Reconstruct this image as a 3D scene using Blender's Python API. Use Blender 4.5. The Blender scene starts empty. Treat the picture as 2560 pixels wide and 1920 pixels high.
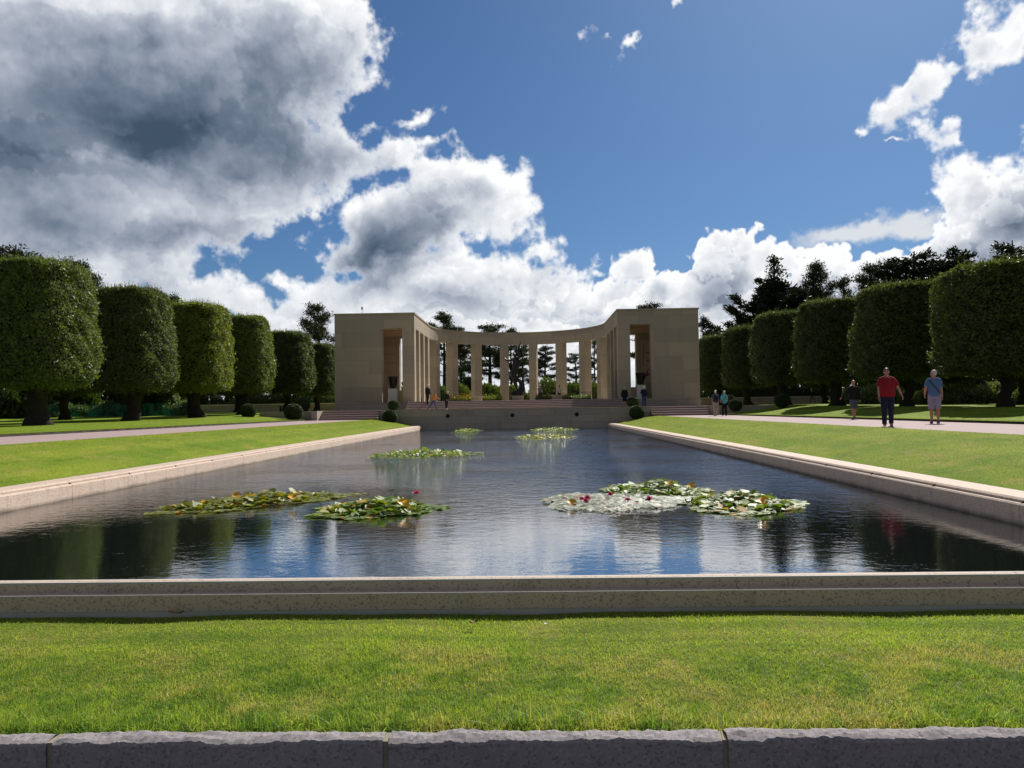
import bpy, bmesh, math, random
import numpy as np
from mathutils import Vector, Matrix, Euler

random.seed(7)
RNG = np.random.default_rng(11)
SC = bpy.context.scene
COL = SC.collection
R = math.radians
sin, cos, pi = math.sin, math.cos, math.pi

# ------------------------------------------------------------------ camera
CAM_Z = 1.60
CAM = Vector((1.13, -0.043, CAM_Z))
F_PX = 1920.0
CROT = Matrix.Rotation(R(1.25), 3, 'Z') @ Matrix.Rotation(R(90 + 1.87), 3, 'X') @ Matrix.Rotation(R(-0.8), 3, 'Z')
cam_d = bpy.data.cameras.new('camera')
cam_d.sensor_width = 36.0
cam_d.lens = 27.0
cam_d.clip_start = 0.05
cam_d.clip_end = 6000
cam = bpy.data.objects.new('camera', cam_d)
cam.matrix_world = Matrix.Translation(CAM) @ CROT.to_4x4()
COL.objects.link(cam)
SC.camera = cam


def sight(px, py):
    """direction in the world seen at a point measured on the photograph"""
    d = CROT @ Vector(((px - 1280) / F_PX, -(py - 960) / F_PX, -1.0))
    return d.normalized()


def at_depth(px, py, Y):
    """where that line of sight is Y metres out along the pool's axis"""
    d = sight(px, py)
    return CAM + d * ((Y - CAM.y) / d.y)


def at_height(px, py, z):
    d = sight(px, py)
    return CAM + d * ((z - CAM.z) / d.z)


# ------------------------------------------------------------------ render settings
SC.render.engine = 'CYCLES'
SC.cycles.use_denoising = True
SC.cycles.max_bounces = 8
SC.cycles.transparent_max_bounces = 12
SC.cycles.sample_clamp_indirect = 6.0
SC.cycles.sample_clamp_direct = 30.0
SC.cycles.blur_glossy = 0.3
SC.view_settings.view_transform = 'Standard'
SC.view_settings.look = 'None'
SC.view_settings.gamma = 1
SC.view_settings.exposure = 0.42

SUN_AZ, SUN_EL = 27.0, 42.0
SUN = Vector((sin(R(SUN_AZ)) * cos(R(SUN_EL)), cos(R(SUN_AZ)) * cos(R(SUN_EL)), sin(R(SUN_EL))))


# ------------------------------------------------------------------ node writing
class Nodes:
    def __init__(self, nt):
        self.nt = nt

    def new(self, kind, **kw):
        n = self.nt.nodes.new(kind)
        for k, v in kw.items():
            setattr(n, k, v)
        return n

    def put(self, sock, v):
        if isinstance(v, bpy.types.NodeSocket):
            self.nt.links.new(v, sock)
        elif v is not None:
            if hasattr(sock, 'default_value'):
                dv = sock.default_value
                if hasattr(dv, '__len__') and len(dv) == 4 and hasattr(v, '__len__') and len(v) == 3:
                    v = (*v, 1.0)
                sock.default_value = v

    def m(self, op, a, b=None, c=None, clamp=False):
        n = self.new('ShaderNodeMath', operation=op)
        n.use_clamp = clamp
        for i, v in enumerate((a, b, c)):
            self.put(n.inputs[i], v)
        return n.outputs[0]

    def v(self, op, a, b=None, scale=None):
        n = self.new('ShaderNodeVectorMath', operation=op)
        self.put(n.inputs[0], a)
        self.put(n.inputs[1], b)
        if scale is not None:
            self.put(n.inputs['Scale'], scale)
        return n.outputs['Value'] if op in ('LENGTH', 'DISTANCE', 'DOT_PRODUCT') else n.outputs[0]

    def mix(self, f, a, b):
        n = self.new('ShaderNodeMix', data_type='RGBA')
        self.put(n.inputs[0], f)
        self.put(n.inputs[6], a)
        self.put(n.inputs[7], b)
        return n.outputs[2]

    def mul(self, f, a, b):
        n = self.new('ShaderNodeMix', data_type='RGBA', blend_type='MULTIPLY')
        self.put(n.inputs[0], f)
        self.put(n.inputs[6], a)
        self.put(n.inputs[7], b)
        return n.outputs[2]

    def noise(self, vec, scale, detail=4, rough=0.55, dist=0.0, kind='FBM', color=False):
        n = self.new('ShaderNodeTexNoise', noise_type=kind)
        self.put(n.inputs['Vector'], vec)
        n.inputs['Scale'].default_value = scale
        n.inputs['Detail'].default_value = detail
        n.inputs['Roughness'].default_value = rough
        n.inputs['Distortion'].default_value = dist
        return n.outputs['Color' if color else 'Fac']

    def voronoi(self, vec, scale, feature='F1', out='Distance', **kw):
        n = self.new('ShaderNodeTexVoronoi', feature=feature)
        self.put(n.inputs['Vector'], vec)
        n.inputs['Scale'].default_value = scale
        for k, val in kw.items():
            n.inputs[k].default_value = val
        return n.outputs[out]

    def step(self, x, lo, hi, a=0.0, b=1.0):
        n = self.new('ShaderNodeMapRange', interpolation_type='SMOOTHSTEP')
        for i, val in enumerate((x, lo, hi, a, b)):
            self.put(n.inputs[i], val)
        return n.outputs[0]

    def line(self, x, lo, hi, a=0.0, b=1.0):
        n = self.new('ShaderNodeMapRange')
        for i, val in enumerate((x, lo, hi, a, b)):
            self.put(n.inputs[i], val)
        return n.outputs[0]

    def scaled(self, vec, s):
        n = self.new('ShaderNodeMapping')
        self.put(n.inputs['Vector'], vec)
        n.inputs['Scale'].default_value = s
        return n.outputs[0]

    def xyz(self, vec):
        n = self.new('ShaderNodeSeparateXYZ')
        self.put(n.inputs[0], vec)
        return n.outputs[0], n.outputs[1], n.outputs[2]

    def comb(self, x, y, z=0.0):
        n = self.new('ShaderNodeCombineXYZ')
        for i, val in enumerate((x, y, z)):
            self.put(n.inputs[i], val)
        return n.outputs[0]

    def bump(self, h, strength=0.3, dist=0.02):
        n = self.new('ShaderNodeBump')
        self.put(n.inputs['Height'], h)
        self.put(n.inputs['Strength'], strength)
        n.inputs['Distance'].default_value = dist
        return n.outputs[0]

    def place(self):
        return self.new('ShaderNodeNewGeometry').outputs['Position']

    def island(self):
        return self.new('ShaderNodeNewGeometry').outputs['Random Per Island']


def material(name):
    m = bpy.data.materials.new(name)
    m.use_nodes = True
    m.node_tree.nodes.clear()
    g = Nodes(m.node_tree)
    out = g.new('ShaderNodeOutputMaterial')
    return m, g, out.inputs['Surface']


def principled(g, out, color, rough=0.7, normal=None, metal=0.0, spec=0.5, **kw):
    p = g.new('ShaderNodeBsdfPrincipled')
    g.put(p.inputs['Base Color'], color)
    g.put(p.inputs['Roughness'], rough)
    g.put(p.inputs['Metallic'], metal)
    g.put(p.inputs['Specular IOR Level'], spec)
    if normal is not None:
        g.put(p.inputs['Normal'], normal)
    for k, val in kw.items():
        g.put(p.inputs[k], val)
    if out is not None:
        g.nt.links.new(p.outputs[0], out)
    return p.outputs[0]


def plain(name, color, rough=0.7, vary=0.18, scale=6.0, metal=0.0, bump=0.0, spec=0.4):
    m, g, out = material(name)
    tc = g.new('ShaderNodeTexCoord').outputs['Object']
    n = g.noise(tc, scale, 5, 0.6)
    c = g.mix(n, [x * (1 - vary) for x in color], [min(1, x * (1 + vary)) for x in color])
    nr = g.bump(g.noise(tc, scale * 8, 3), bump, 0.01) if bump else None
    principled(g, out, c, rough, nr, metal, spec)
    return m


# ------------------------------------------------------------------ mesh writing
class QB:
    """collects quads (and triangles as separate lists) for one mesh"""

    def __init__(self):
        self.V, self.F, self.M, self.n = [], [], [], 0

    def add(self, V, F, mat=0):
        V = np.asarray(V, np.float32).reshape(-1, 3)
        F = np.asarray(F, np.int32).reshape(-1, 4)
        self.V.append(V)
        self.F.append(F + self.n)
        self.M.append(np.full(len(F), mat, np.int32))
        self.n += len(V)
        return self

    def box(self, x0, x1, y0, y1, z0, z1, mat=0, rot=0.0, about=None):
        v = np.array([(x, y, z) for z in (z0, z1) for y in (y0, y1) for x in (x0, x1)], float)
        if rot:
            a = np.array(about if about is not None else ((x0 + x1) / 2, (y0 + y1) / 2, 0))
            c, s = cos(rot), sin(rot)
            p = v - a
            v = np.stack([p[:, 0] * c - p[:, 1] * s, p[:, 0] * s + p[:, 1] * c, p[:, 2]], 1) + a
        f = [(0, 2, 3, 1), (4, 5, 7, 6), (0, 1, 5, 4), (2, 6, 7, 3), (0, 4, 6, 2), (1, 3, 7, 5)]
        return self.add(v, f, mat)

    def tube(self, P, rad, seg=8, mat=0, cap=True, flat=None):
        """tube through P; rad per point (or (rx, ry) pairs); flat = cross axis hints"""
        P = np.asarray(P, float)
        n = len(P)
        rad = [(r, r) if np.isscalar(r) else r for r in (rad if hasattr(rad, '__len__') else [rad] * n)]
        T = np.gradient(P, axis=0)
        T /= np.linalg.norm(T, axis=1)[:, None] + 1e-9
        ref = np.array(flat if flat is not None else ((0, 0, 1) if abs(T[0][2]) < 0.8 else (1, 0, 0)), float)
        rings = []
        for i in range(n):
            a = ref - T[i] * ref.dot(T[i])
            a /= np.linalg.norm(a) + 1e-9
            b = np.cross(T[i], a)
            ref = a
            th = np.arange(seg) * 2 * pi / seg
            rings.append(P[i] + np.outer(np.cos(th) * rad[i][0], a) + np.outer(np.sin(th) * rad[i][1], b))
        V = np.concatenate(rings)
        F = []
        for i in range(n - 1):
            for j in range(seg):
                k = (j + 1) % seg
                F.append((i * seg + j, i * seg + k, (i + 1) * seg + k, (i + 1) * seg + j))
        if cap:
            for i0, flip in ((0, True), ((n - 1) * seg, False)):
                c = len(V)
                V = np.vstack([V, V[i0:i0 + seg].mean(0)])
                for j in range(0, seg, 2):
                    q = (c, i0 + j, i0 + (j + 1) % seg, i0 + (j + 2) % seg)
                    F.append(q[::-1] if flip else q)
        return self.add(V, F, mat)

    def ball(self, c, r, seg=14, rings=9, mat=0, tilt=None):
        c = np.asarray(c, float)
        r = np.asarray(r if hasattr(r, '__len__') else (r, r, r), float)
        V = []
        for i in range(rings + 1):
            ph = pi * i / rings
            ph = min(max(ph, 0.02), pi - 0.02)
            for j in range(seg):
                th = 2 * pi * j / seg
                V.append((sin(ph) * cos(th) * r[0], sin(ph) * sin(th) * r[1], -cos(ph) * r[2]))
        V = np.array(V)
        if tilt is not None:
            V = V @ np.array(Euler(tilt).to_matrix()).T
        F = []
        for i in range(rings):
            for j in range(seg):
                k = (j + 1) % seg
                F.append((i * seg + j, i * seg + k, (i + 1) * seg + k, (i + 1) * seg + j))
        for i0, fl in ((0, True), (rings * seg, False)):
            for j in range(1, seg - 2, 2):
                q = (i0, i0 + j, i0 + j + 1, i0 + (j + 2) % seg)
                F.append(q[::-1] if fl else q)
        return self.add(V + c, F, mat)

    def lathe(self, prof, seg=20, mat=0, c=(0, 0, 0)):
        V = []
        for (r, z) in prof:
            for j in range(seg):
                th = 2 * pi * j / seg
                V.append((r * cos(th) + c[0], r * sin(th) + c[1], z + c[2]))
        F = []
        for i in range(len(prof) - 1):
            for j in range(seg):
                k = (j + 1) % seg
                F.append((i * seg + j, i * seg + k, (i + 1) * seg + k, (i + 1) * seg + j))
        return self.add(V, F, mat)

    def prism(self, poly, z0, z1, mat=0):
        """vertical prism on a convex-ish outline with an even number of corners (quads only)"""
        n = len(poly)
        V = [(x, y, z0) for x, y in poly] + [(x, y, z1) for x, y in poly]
        F = [(i, (i + 1) % n, n + (i + 1) % n, n + i) for i in range(n)]
        for k in range((n - 2) // 2):
            a, b, c, d = k, k + 1, n - 2 - k, n - 1 - k
            F.append((n + a, n + b, n + c, n + d))
            F.append((d, c, b, a))
        return self.add(V, F, mat)

    def cards(self, C, D, N, L, W, bend=0.0, mat=0):
        """diamond leaves: base C, direction D, facing N, length L, width W"""
        D = D / (np.linalg.norm(D, axis=1)[:, None] + 1e-9)
        S = np.cross(D, N)
        S /= np.linalg.norm(S, axis=1)[:, None] + 1e-9
        L = np.broadcast_to(L, (len(C),))[:, None]
        W = np.broadcast_to(W, (len(C),))[:, None]
        mid = C + D * L * 0.5 + N * L * bend
        V = np.stack([C, mid + S * W / 2, C + D * L, mid - S * W / 2], 1).reshape(-1, 3)
        F = np.arange(len(C) * 4).reshape(-1, 4)
        return self.add(V, F, mat)

    def mesh(self, name, mats, smooth=False):
        V = np.concatenate(self.V).astype(np.float32)
        F = np.concatenate(self.F).astype(np.int32)
        M = np.concatenate(self.M)
        me = bpy.data.meshes.new(name)
        me.vertices.add(len(V))
        me.vertices.foreach_set('co', V.ravel())
        me.loops.add(F.size)
        me.loops.foreach_set('vertex_index', F.ravel())
        me.polygons.add(len(F))
        me.polygons.foreach_set('loop_start', np.arange(0, F.size, 4, dtype=np.int32))
        me.polygons.foreach_set('loop_total', np.full(len(F), 4, np.int32))
        for m in (mats if isinstance(mats, (list, tuple)) else [mats]):
            me.materials.append(m)
        me.polygons.foreach_set('material_index', M)
        me.polygons.foreach_set('use_smooth', np.full(len(F), bool(smooth)))
        me.update(calc_edges=True)
        me.validate()
        return me

    def build(self, name, mats, parent=None, smooth=False):
        me = self.mesh(name, mats, smooth)
        o = bpy.data.objects.new(name, me)
        COL.objects.link(o)
        o.parent = parent
        return o


def grid(fx, xs, ys):
    """sheet of quads: fx(X, Y) -> Z on numpy arrays"""
    X, Y = np.meshgrid(np.asarray(xs, float), np.asarray(ys, float))
    Z = fx(X, Y)
    V = np.stack([X, Y, Z], -1).reshape(-1, 3)
    nx, ny = len(xs), len(ys)
    i = np.arange(nx - 1)[None, :] + np.arange(ny - 1)[:, None] * nx
    F = np.stack([i, i + 1, i + 1 + nx, i + nx], -1).reshape(-1, 4)
    return V, F


def tag(o, label=None, cat=None, group=None, kind=None):
    if label: o['label'] = label
    if cat: o['category'] = cat
    if group: o['group'] = group
    if kind: o['kind'] = kind
    return o


def thing(name, label, cat, loc=(0, 0, 0), rz=0.0, group=None):
    o = bpy.data.objects.new(name, None)
    o.empty_display_size = 0.2
    COL.objects.link(o)
    o.location = loc
    o.rotation_euler = (0, 0, rz)
    return tag(o, label, cat, group)


def structure(o):
    o['kind'] = 'structure'
    return o


def copy_tree(o, parent=None):
    c = o.copy()
    COL.objects.link(c)
    c.parent = parent
    for ch in list(o.children):
        copy_tree(ch, c)
    return c


def bevel(o, w=0.01, seg=2):
    b = o.modifiers.new('bevel', 'BEVEL')
    b.width = w
    b.segments = seg
    b.limit_method = 'ANGLE'
    return o
# ------------------------------------------------------------------ sky and sun
world = bpy.data.worlds.new('World')
SC.world = world
world.use_nodes = True
wt = world.node_tree
wt.nodes.clear()
W = Nodes(wt)

# cloud bodies measured on the photograph: centre and half axes, given as directions in the sky
BODIES = [  # x, y, rx, ry, tilt, kind
    (230, 130, 690, 420, 0), (770, 110, 185, 190, 0), (600, 400, 290, 200, 0),
    (880, 385, 150, 62, 0), (1005, 385, 95, 40, -10), (1068, 290, 48, 22, -25), (1085, 352, 35, 16, -25), (930, 320, 50, 26, 0),
    (150, 520, 460, 190, 0), (590, 560, 150, 80, -15),
    (120, 690, 370, 120, 0), (430, 660, 90, 40, 0), (480, 750, 140, 60, 0), (600, 765, 130, 40, 15), (710, 715, 95, 36, -8), (800, 775, 150, 50, 0),
    (1010, 560, 215, 120, -20), (1130, 480, 200, 85, -12), (880, 630, 130, 75, 0), (1295, 440, 62, 42, -25), (1255, 530, 85, 90, 0), (1060, 420, 70, 30, 0),
    (1110, 735, 330, 110, 0), (1370, 630, 75, 50, 0), (1390, 720, 115, 115, 0), (940, 745, 190, 70, 0), (1250, 700, 150, 80, 0),
    (1610, 680, 60, 48, 0), (1690, 745, 110, 80, 0), (1590, 770, 130, 70, 0), (1480, 790, 120, 50, 0),
    (1805, 625, 72, 52, 0), (1850, 650, 50, 60, 0), (1800, 720, 105, 110, 0), (1780, 820, 180, 90, 0),
    (1960, 665, 55, 42, 0), (2010, 660, 55, 45, 0), (2080, 690, 60, 45, 0), (2010, 760, 200, 90, 0), (2210, 730, 180, 95, -12),
    (2410, 440, 62, 62, 0), (2480, 400, 60, 45, -25), (2550, 375, 70, 50, -25), (2380, 510, 55, 50, 0), (2510, 530, 170, 140, 0), (2400, 590, 100, 55, -15), (2310, 630, 80, 32, -15), (2680, 480, 180, 200, 0), (2440, 700, 250, 120, 0),
    (2515, 55, 80, 70, -30), (2440, 115, 120, 66, -40), (2365, 172, 90, 40, -38), (2300, 200, 42, 44, -30), (2258, 222, 24, 28, 0),
    (2190, 282, 62, 52, -20), (2240, 265, 44, 34, 0), (2160, 318, 36, 26, -20), (2322, 340, 52, 44, -30), (2350, 312, 36, 20, -35), (2230, 365, 50, 7, 0),
    (1530, 104, 52, 15, 20), (1590, 112, 34, 11, -20), (1683, 45, 12, 26, 10),
    (1280, 920, 1700, 70, 0), (1280, 840, 850, 75, 0), (1280, 1010, 2300, 90, 0),
    (780, 528, 26, 10, -30), (830, 545, 26, 12, -20),
]
SOFT = [(2130, 578, 190, 34, -13), (2280, 560, 120, 40, -5)]          # thin high veil
SHADE = [  # parts of the cloud deck thick enough to look grey, weight last
    (390, 310, 640, 260, 4, 1.06), (60, 400, 480, 240, 0, 0.92), (640, 350, 330, 170, 0, 0.84), (700, 190, 260, 190, 0, 0.72), (330, 120, 300, 90, 0, 0.6),
    (120, 540, 330, 120, 0, 0.75), (420, 590, 340, 70, 0, 0.62), (600, 420, 150, 80, 0, 0.85),
    (950, 620, 240, 120, -25, 0.92), (860, 665, 150, 70, 0, 0.95), (1100, 560, 130, 70, -20, 0.7), (1190, 470, 70, 40, 0, 0.4),
    (1160, 760, 240, 60, 0, 0.42), (1800, 720, 95, 90, 0, 0.62), (1830, 655, 45, 35, 0, 0.5), (1640, 720, 60, 35, 0, 0.42),
    (2540, 540, 150, 110, 0, 0.78), (2480, 620, 190, 70, 0, 0.72), (2420, 460, 40, 40, 0, 0.6), (2540, 420, 60, 40, 0, 0.55), (2440, 125, 70, 34, -40, 0.28), (2080, 760, 210, 60, 0, 0.5), (2230, 690, 160, 70, 0, 0.55), (1500, 800, 300, 30, 0, 0.35),
]


def az_el(px, py):
    d = sight(px, py)
    return math.atan2(d.x, d.y), math.asin(max(-1, min(1, d.z)))


PPR = 1150.0                               # canvas points per radian of sky
AZ0, AZ1, EL0, EL1 = R(-58), R(58), R(-3), R(56)
CW, CH = int((AZ1 - AZ0) * PPR), int((EL1 - EL0) * PPR)


def smooth01(x, lo, hi):
    t = np.clip((x - lo) / (hi - lo), 0, 1)
    return t * t * (3 - 2 * t)


def lattice(x, y, seed):
    """smooth value noise on numpy coordinates, 0..1"""
    g = np.random.default_rng(seed).random((256, 256), dtype=np.float32)
    xi, yi = np.floor(x), np.floor(y)
    fx, fy = (x - xi).astype(np.float32), (y - yi).astype(np.float32)
    xi, yi = xi.astype(np.int32) & 255, yi.astype(np.int32) & 255
    fx = fx * fx * fx * (fx * (fx * 6 - 15) + 10)
    fy = fy * fy * fy * (fy * (fy * 6 - 15) + 10)
    x1, y1 = (xi + 1) & 255, (yi + 1) & 255
    a = g[yi, xi] * (1 - fx) + g[yi, x1] * fx
    b = g[y1, xi] * (1 - fx) + g[y1, x1] * fx
    return a * (1 - fy) + b * fy


def fbm(x, y, octaves, seed, rough=0.55):
    t, a, n = 0.0, 1.0, 0.0
    for o in range(octaves):
        c, s = cos(o * 0.9), sin(o * 0.9)
        t = t + a * lattice((x * c - y * s) + 17.3 * o, (x * s + y * c) + 5.1 * o, seed + o)
        n += a
        a *= rough
        x, y = x * 2.03, y * 2.03
    return t / n


def cells(x, y, seed):
    """distance to the nearest of jittered points, one per cell"""
    r = np.random.default_rng(seed)
    jx, jy = r.random((128, 128), dtype=np.float32), r.random((128, 128), dtype=np.float32)
    xi, yi = np.floor(x).astype(np.int32), np.floor(y).astype(np.int32)
    best = np.full(x.shape, 9.0, np.float32)
    for dy in (-1, 0, 1):
        for dx in (-1, 0, 1):
            cx, cy = xi + dx, yi + dy
            d = (cx + jx[cy & 127, cx & 127] - x) ** 2 + (cy + jy[cy & 127, cx & 127] - y) ** 2
            best = np.minimum(best, d.astype(np.float32))
    return np.sqrt(best)


def az_el(px, py):
    d = sight(px, py)
    return math.atan2(d.x, d.y), math.asin(max(-1, min(1, d.z)))


def canvas_xy(px, py):
    a, e = az_el(px, py)
    return (a - AZ0) * PPR, (e - EL0) * PPR


def spread(X, Y, e, reach=2.2):
    """normalised distance from one body's centre, on the window it reaches"""
    px, py, rx, ry, tilt = e[:5]
    cx, cy = canvas_xy(px, py)
    c, s = cos(R(tilt)), sin(R(tilt))
    ax, ay = canvas_xy(px + rx * c, py + rx * s)
    bx, by = canvas_xy(px, py - ry)
    A, B = math.hypot(ax - cx, ay - cy), math.hypot(bx - cx, by - cy)
    g = math.atan2(ay - cy, ax - cx)
    m = max(A, B) * reach + 60
    x0, x1 = int(max(0, cx - m)), int(min(CW, cx + m))
    y0, y1 = int(max(0, cy - m)), int(min(CH, cy + m))
    if x1 <= x0 or y1 <= y0:
        return None
    w = (slice(y0, y1), slice(x0, x1))
    dx, dy = X[w] - cx, Y[w] - cy
    u = (dx * cos(g) + dy * sin(g)) / A
    v = (-dx * sin(g) + dy * cos(g)) / B
    return w, np.sqrt(u * u + v * v), math.sqrt(A * B)


def make_clouds():
    gx, gy = np.meshgrid(np.arange(CW, dtype=np.float32), np.arange(CH, dtype=np.float32))
    q = gx / PPR, gy / PPR
    w1 = (fbm(q[0] * 9, q[1] * 9, 3, 1) - 0.5, fbm(q[0] * 9, q[1] * 9, 3, 11) - 0.5)
    w2 = (fbm(q[0] * 38, q[1] * 38, 5, 21, 0.62) - 0.5, fbm(q[0] * 38, q[1] * 38, 5, 31, 0.62) - 0.5)
    X = gx + PPR * (0.030 * w1[0] + 0.026 * w2[0])
    Y = gy + PPR * (0.030 * w1[1] + 0.026 * w2[1])
    M = np.full((CH, CW), -0.16, np.float32)
    for e in BODIES:
        r = spread(X, Y, e)
        if r is None:
            continue
        w, l, sc = r
        k = min(0.16, max(0.022, sc / PPR))
        f = (1 - l) * k
        a = M[w]
        h = np.clip(0.5 + 0.5 * (f - a) / 0.010, 0, 1)
        M[w] = a * (1 - h) + f * h + 0.010 * h * (1 - h)
    S = np.zeros((CH, CW), np.float32)
    for e in SHADE:
        r = spread(X, Y, e)
        if r is None:
            continue
        w, l, sc = r
        f = smooth01(-l, -1.35, 0.15) * e[5] * 1.12
        a = S[w]
        h = np.clip(0.5 + 0.5 * (f - a) / 0.22, 0, 1)
        S[w] = a * (1 - h) + f * h + 0.22 * h * (1 - h) * (f > 0.01)
    V = np.zeros((CH, CW), np.float32)
    for e in SOFT:
        w, l, sc = spread(X, Y, e)
        V[w] = np.maximum(V[w], smooth01(-l, -1.1, -0.35) * 0.9)
    V *= 0.5 + 1.0 * fbm(q[0] * 14 + q[1] * 4, q[1] * 60 - q[0] * 14, 4, 91)
    bx, by = canvas_xy(500, 260)
    soft = smooth01(-np.hypot((gx - bx) / 800, (gy - by) / 330), -1.15, -0.75)
    bx, by = canvas_xy(2340, 190)
    soft = np.maximum(soft, 0.75 * smooth01(-np.hypot((gx - bx) / 270, (gy - by) / 150), -1.15, -0.8))
    bx, by = canvas_xy(1600, 90)
    soft = np.maximum(soft, smooth01(-np.hypot((gx - bx) / 200, (gy - by) / 120), -1.15, -0.8))   # the near deck is softer than the far heaps
    cells1 = [0.50 - cells(q[0] * 19 + 0.6 * w2[0], q[1] * 19 + 0.6 * w2[1], 41)]
    cells2 = [0.50 - cells(q[0] * 46 + 1.2 * w2[0] + 3.7, q[1] * 46 + 1.2 * w2[1], 51)]
    cells3 = [0.50 - cells(q[0] * 108 + 9.1, q[1] * 108, 61)]
    fb = fbm(q[0] * 26, q[1] * 26, 7, 71, 0.6) - 0.5
    fine = fbm(q[0] * 70, q[1] * 70, 5, 81, 0.62) - 0.5
    body = (1 - 0.75 * soft)
    D = M + body * (0.032 * cells1[0] + 0.020 * cells2[0] + 0.009 * cells3[0]) + (0.030 + 0.05 * soft) * fb + 0.006 * fine
    edge = 0.006 + 0.018 * soft
    alpha = smooth01(D, 0.0, 1.0) * 0 + np.clip(D / edge, 0, 1)
    alpha = alpha * alpha * (3 - 2 * alpha)
    # light let through from above: depth of cloud summed along the way to the sun
    T = np.zeros_like(D)
    dpos = np.clip(D, 0, 0.06)
    for k in range(1, 15):
        sx, sy = int(round(1.2 * k)), int(round(3.2 * k))
        sh = np.zeros_like(D)
        sh[:-sy, :-sx] = dpos[sy:, sx:]
        T += sh
    T /= 14
    lit = np.exp(-T * 46.0)
    # each heap in front of another keeps its own bright rim
    rim = np.exp(-np.clip(D, 0, 1) / 0.010)
    for k, (off, seed) in enumerate(((0.022, 141), (0.044, 151), (0.070, 161))):
        n1 = 0.45 - cells(q[0] * 15 + 1.0 * w2[0] + 7.7 * k, q[1] * 15 + 1.0 * w2[1] + 2.9 * k, seed)
        n2 = 0.6 * (0.42 - cells(q[0] * 40 + 1.0 * w2[0] + 3.1 * k, q[1] * 40 + 1.0 * w2[1], seed + 1))
        Dk = M - off + body * (0.065 * n1 + 0.026 * n2) + 0.03 * fb + 0.012 * fine
        inside = smooth01(Dk, 0.0, 0.006) * (1 - 0.7 * soft)
        up = np.zeros_like(D)
        up[:-7, :-3] = Dk[7:, 3:]
        face = np.clip((Dk - up) * 16.0, -0.5, 1)
        rk = np.exp(-np.clip(Dk, 0, 1) / 0.009) * (0.55 + 0.45 * np.clip(face, 0, 1))
        lk = 0.48 + 0.42 * face
        lit = lit * (1 - inside) + inside * np.clip(lit * 0.55 + lk * 0.75, 0, 1)
        rim = rim * (1 - inside) + inside * rk * 0.85
    shade = S * smooth01(D, -0.005, 0.05) * (1 + 0.9 * fb * (1 - 0.3 * soft))
    fold = fbm(q[0] * 11, q[1] * 17, 4, 401, 0.55) - 0.5
    lum = 0.535 + 0.085 * soft + 0.36 * lit - (0.60 + 0.06 * soft) * shade + (0.30 + 0.2 * soft) * fb + 0.46 * fold * (1 - 0.4 * shade) + 0.22 * fine * (1 - 0.3 * soft) * (1 - 0.5 * shade)
    lum = lum + rim * (0.44 + 0.10 * soft) * np.clip(1.15 - 0.7 * shade, 0.1, 1)
    lum = np.clip(lum, 0, 1)
    ks = np.array([0.0, 0.2, 0.45, 0.7, 1.0])
    tab = np.array([(0.050, 0.082, 0.125), (0.150, 0.195, 0.265), (0.36, 0.40, 0.48), (0.62, 0.655, 0.71), (0.93, 0.94, 0.95)])
    out = np.empty((CH, CW, 4), np.float32)
    va = np.clip(V, 0, 0.85) * (1 - alpha)
    A = alpha + va
    for c in range(3):
        col = np.interp(lum, ks, tab[:, c])
        out[..., c] = (col * alpha + (0.76, 0.77, 0.78)[c] * va) / np.maximum(A, 1e-4)
    fade = smooth01(gx, 0, 60) * smooth01(-gx, -CW, -CW + 60) * smooth01(-gy, -CH, -CH + 60)
    out[..., 3] = A * fade * smooth01(gy / PPR + EL0, R(-1.0), R(0.5))
    im = bpy.data.images.new('cloud cover', CW, CH, alpha=True, float_buffer=True)
    im.colorspace_settings.name = 'Non-Color'
    im.alpha_mode = 'CHANNEL_PACKED'
    im.pixels.foreach_set(out.ravel())
    im.update()
    im.pack()
    return im


dirv = W.new('ShaderNodeTexCoord').outputs['Generated']
dx_, dy_, dz_ = W.xyz(dirv)
az_, el_ = W.m('ARCTAN2', dx_, dy_), W.m('ARCSINE', dz_)
it = W.new('ShaderNodeTexImage', interpolation='Cubic', extension='CLIP')
it.image = make_clouds()
W.put(it.inputs['Vector'], W.comb(W.line(az_, AZ0, AZ1), W.m('DIVIDE', W.m('SUBTRACT', el_, EL0), EL1 - EL0)))
# dark unseen cloud added behind and overhead, to dim the fill on camera-facing sides
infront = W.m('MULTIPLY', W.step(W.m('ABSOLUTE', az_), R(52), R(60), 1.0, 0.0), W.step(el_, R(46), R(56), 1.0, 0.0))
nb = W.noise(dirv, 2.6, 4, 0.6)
back_dim = W.m('MULTIPLY', W.step(nb, 0.38, 0.54), W.m('SUBTRACT', 1.0, infront))
back_dim = W.m('MULTIPLY', back_dim, W.step(el_, R(-1), R(3)))
alpha = W.m('MAXIMUM', it.outputs['Alpha'], back_dim)
cloud_col = W.mix(infront, W.mix(W.step(nb, 0.5, 0.75), (0.24, 0.25, 0.28), (0.10, 0.115, 0.14)), it.outputs['Color'])

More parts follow.
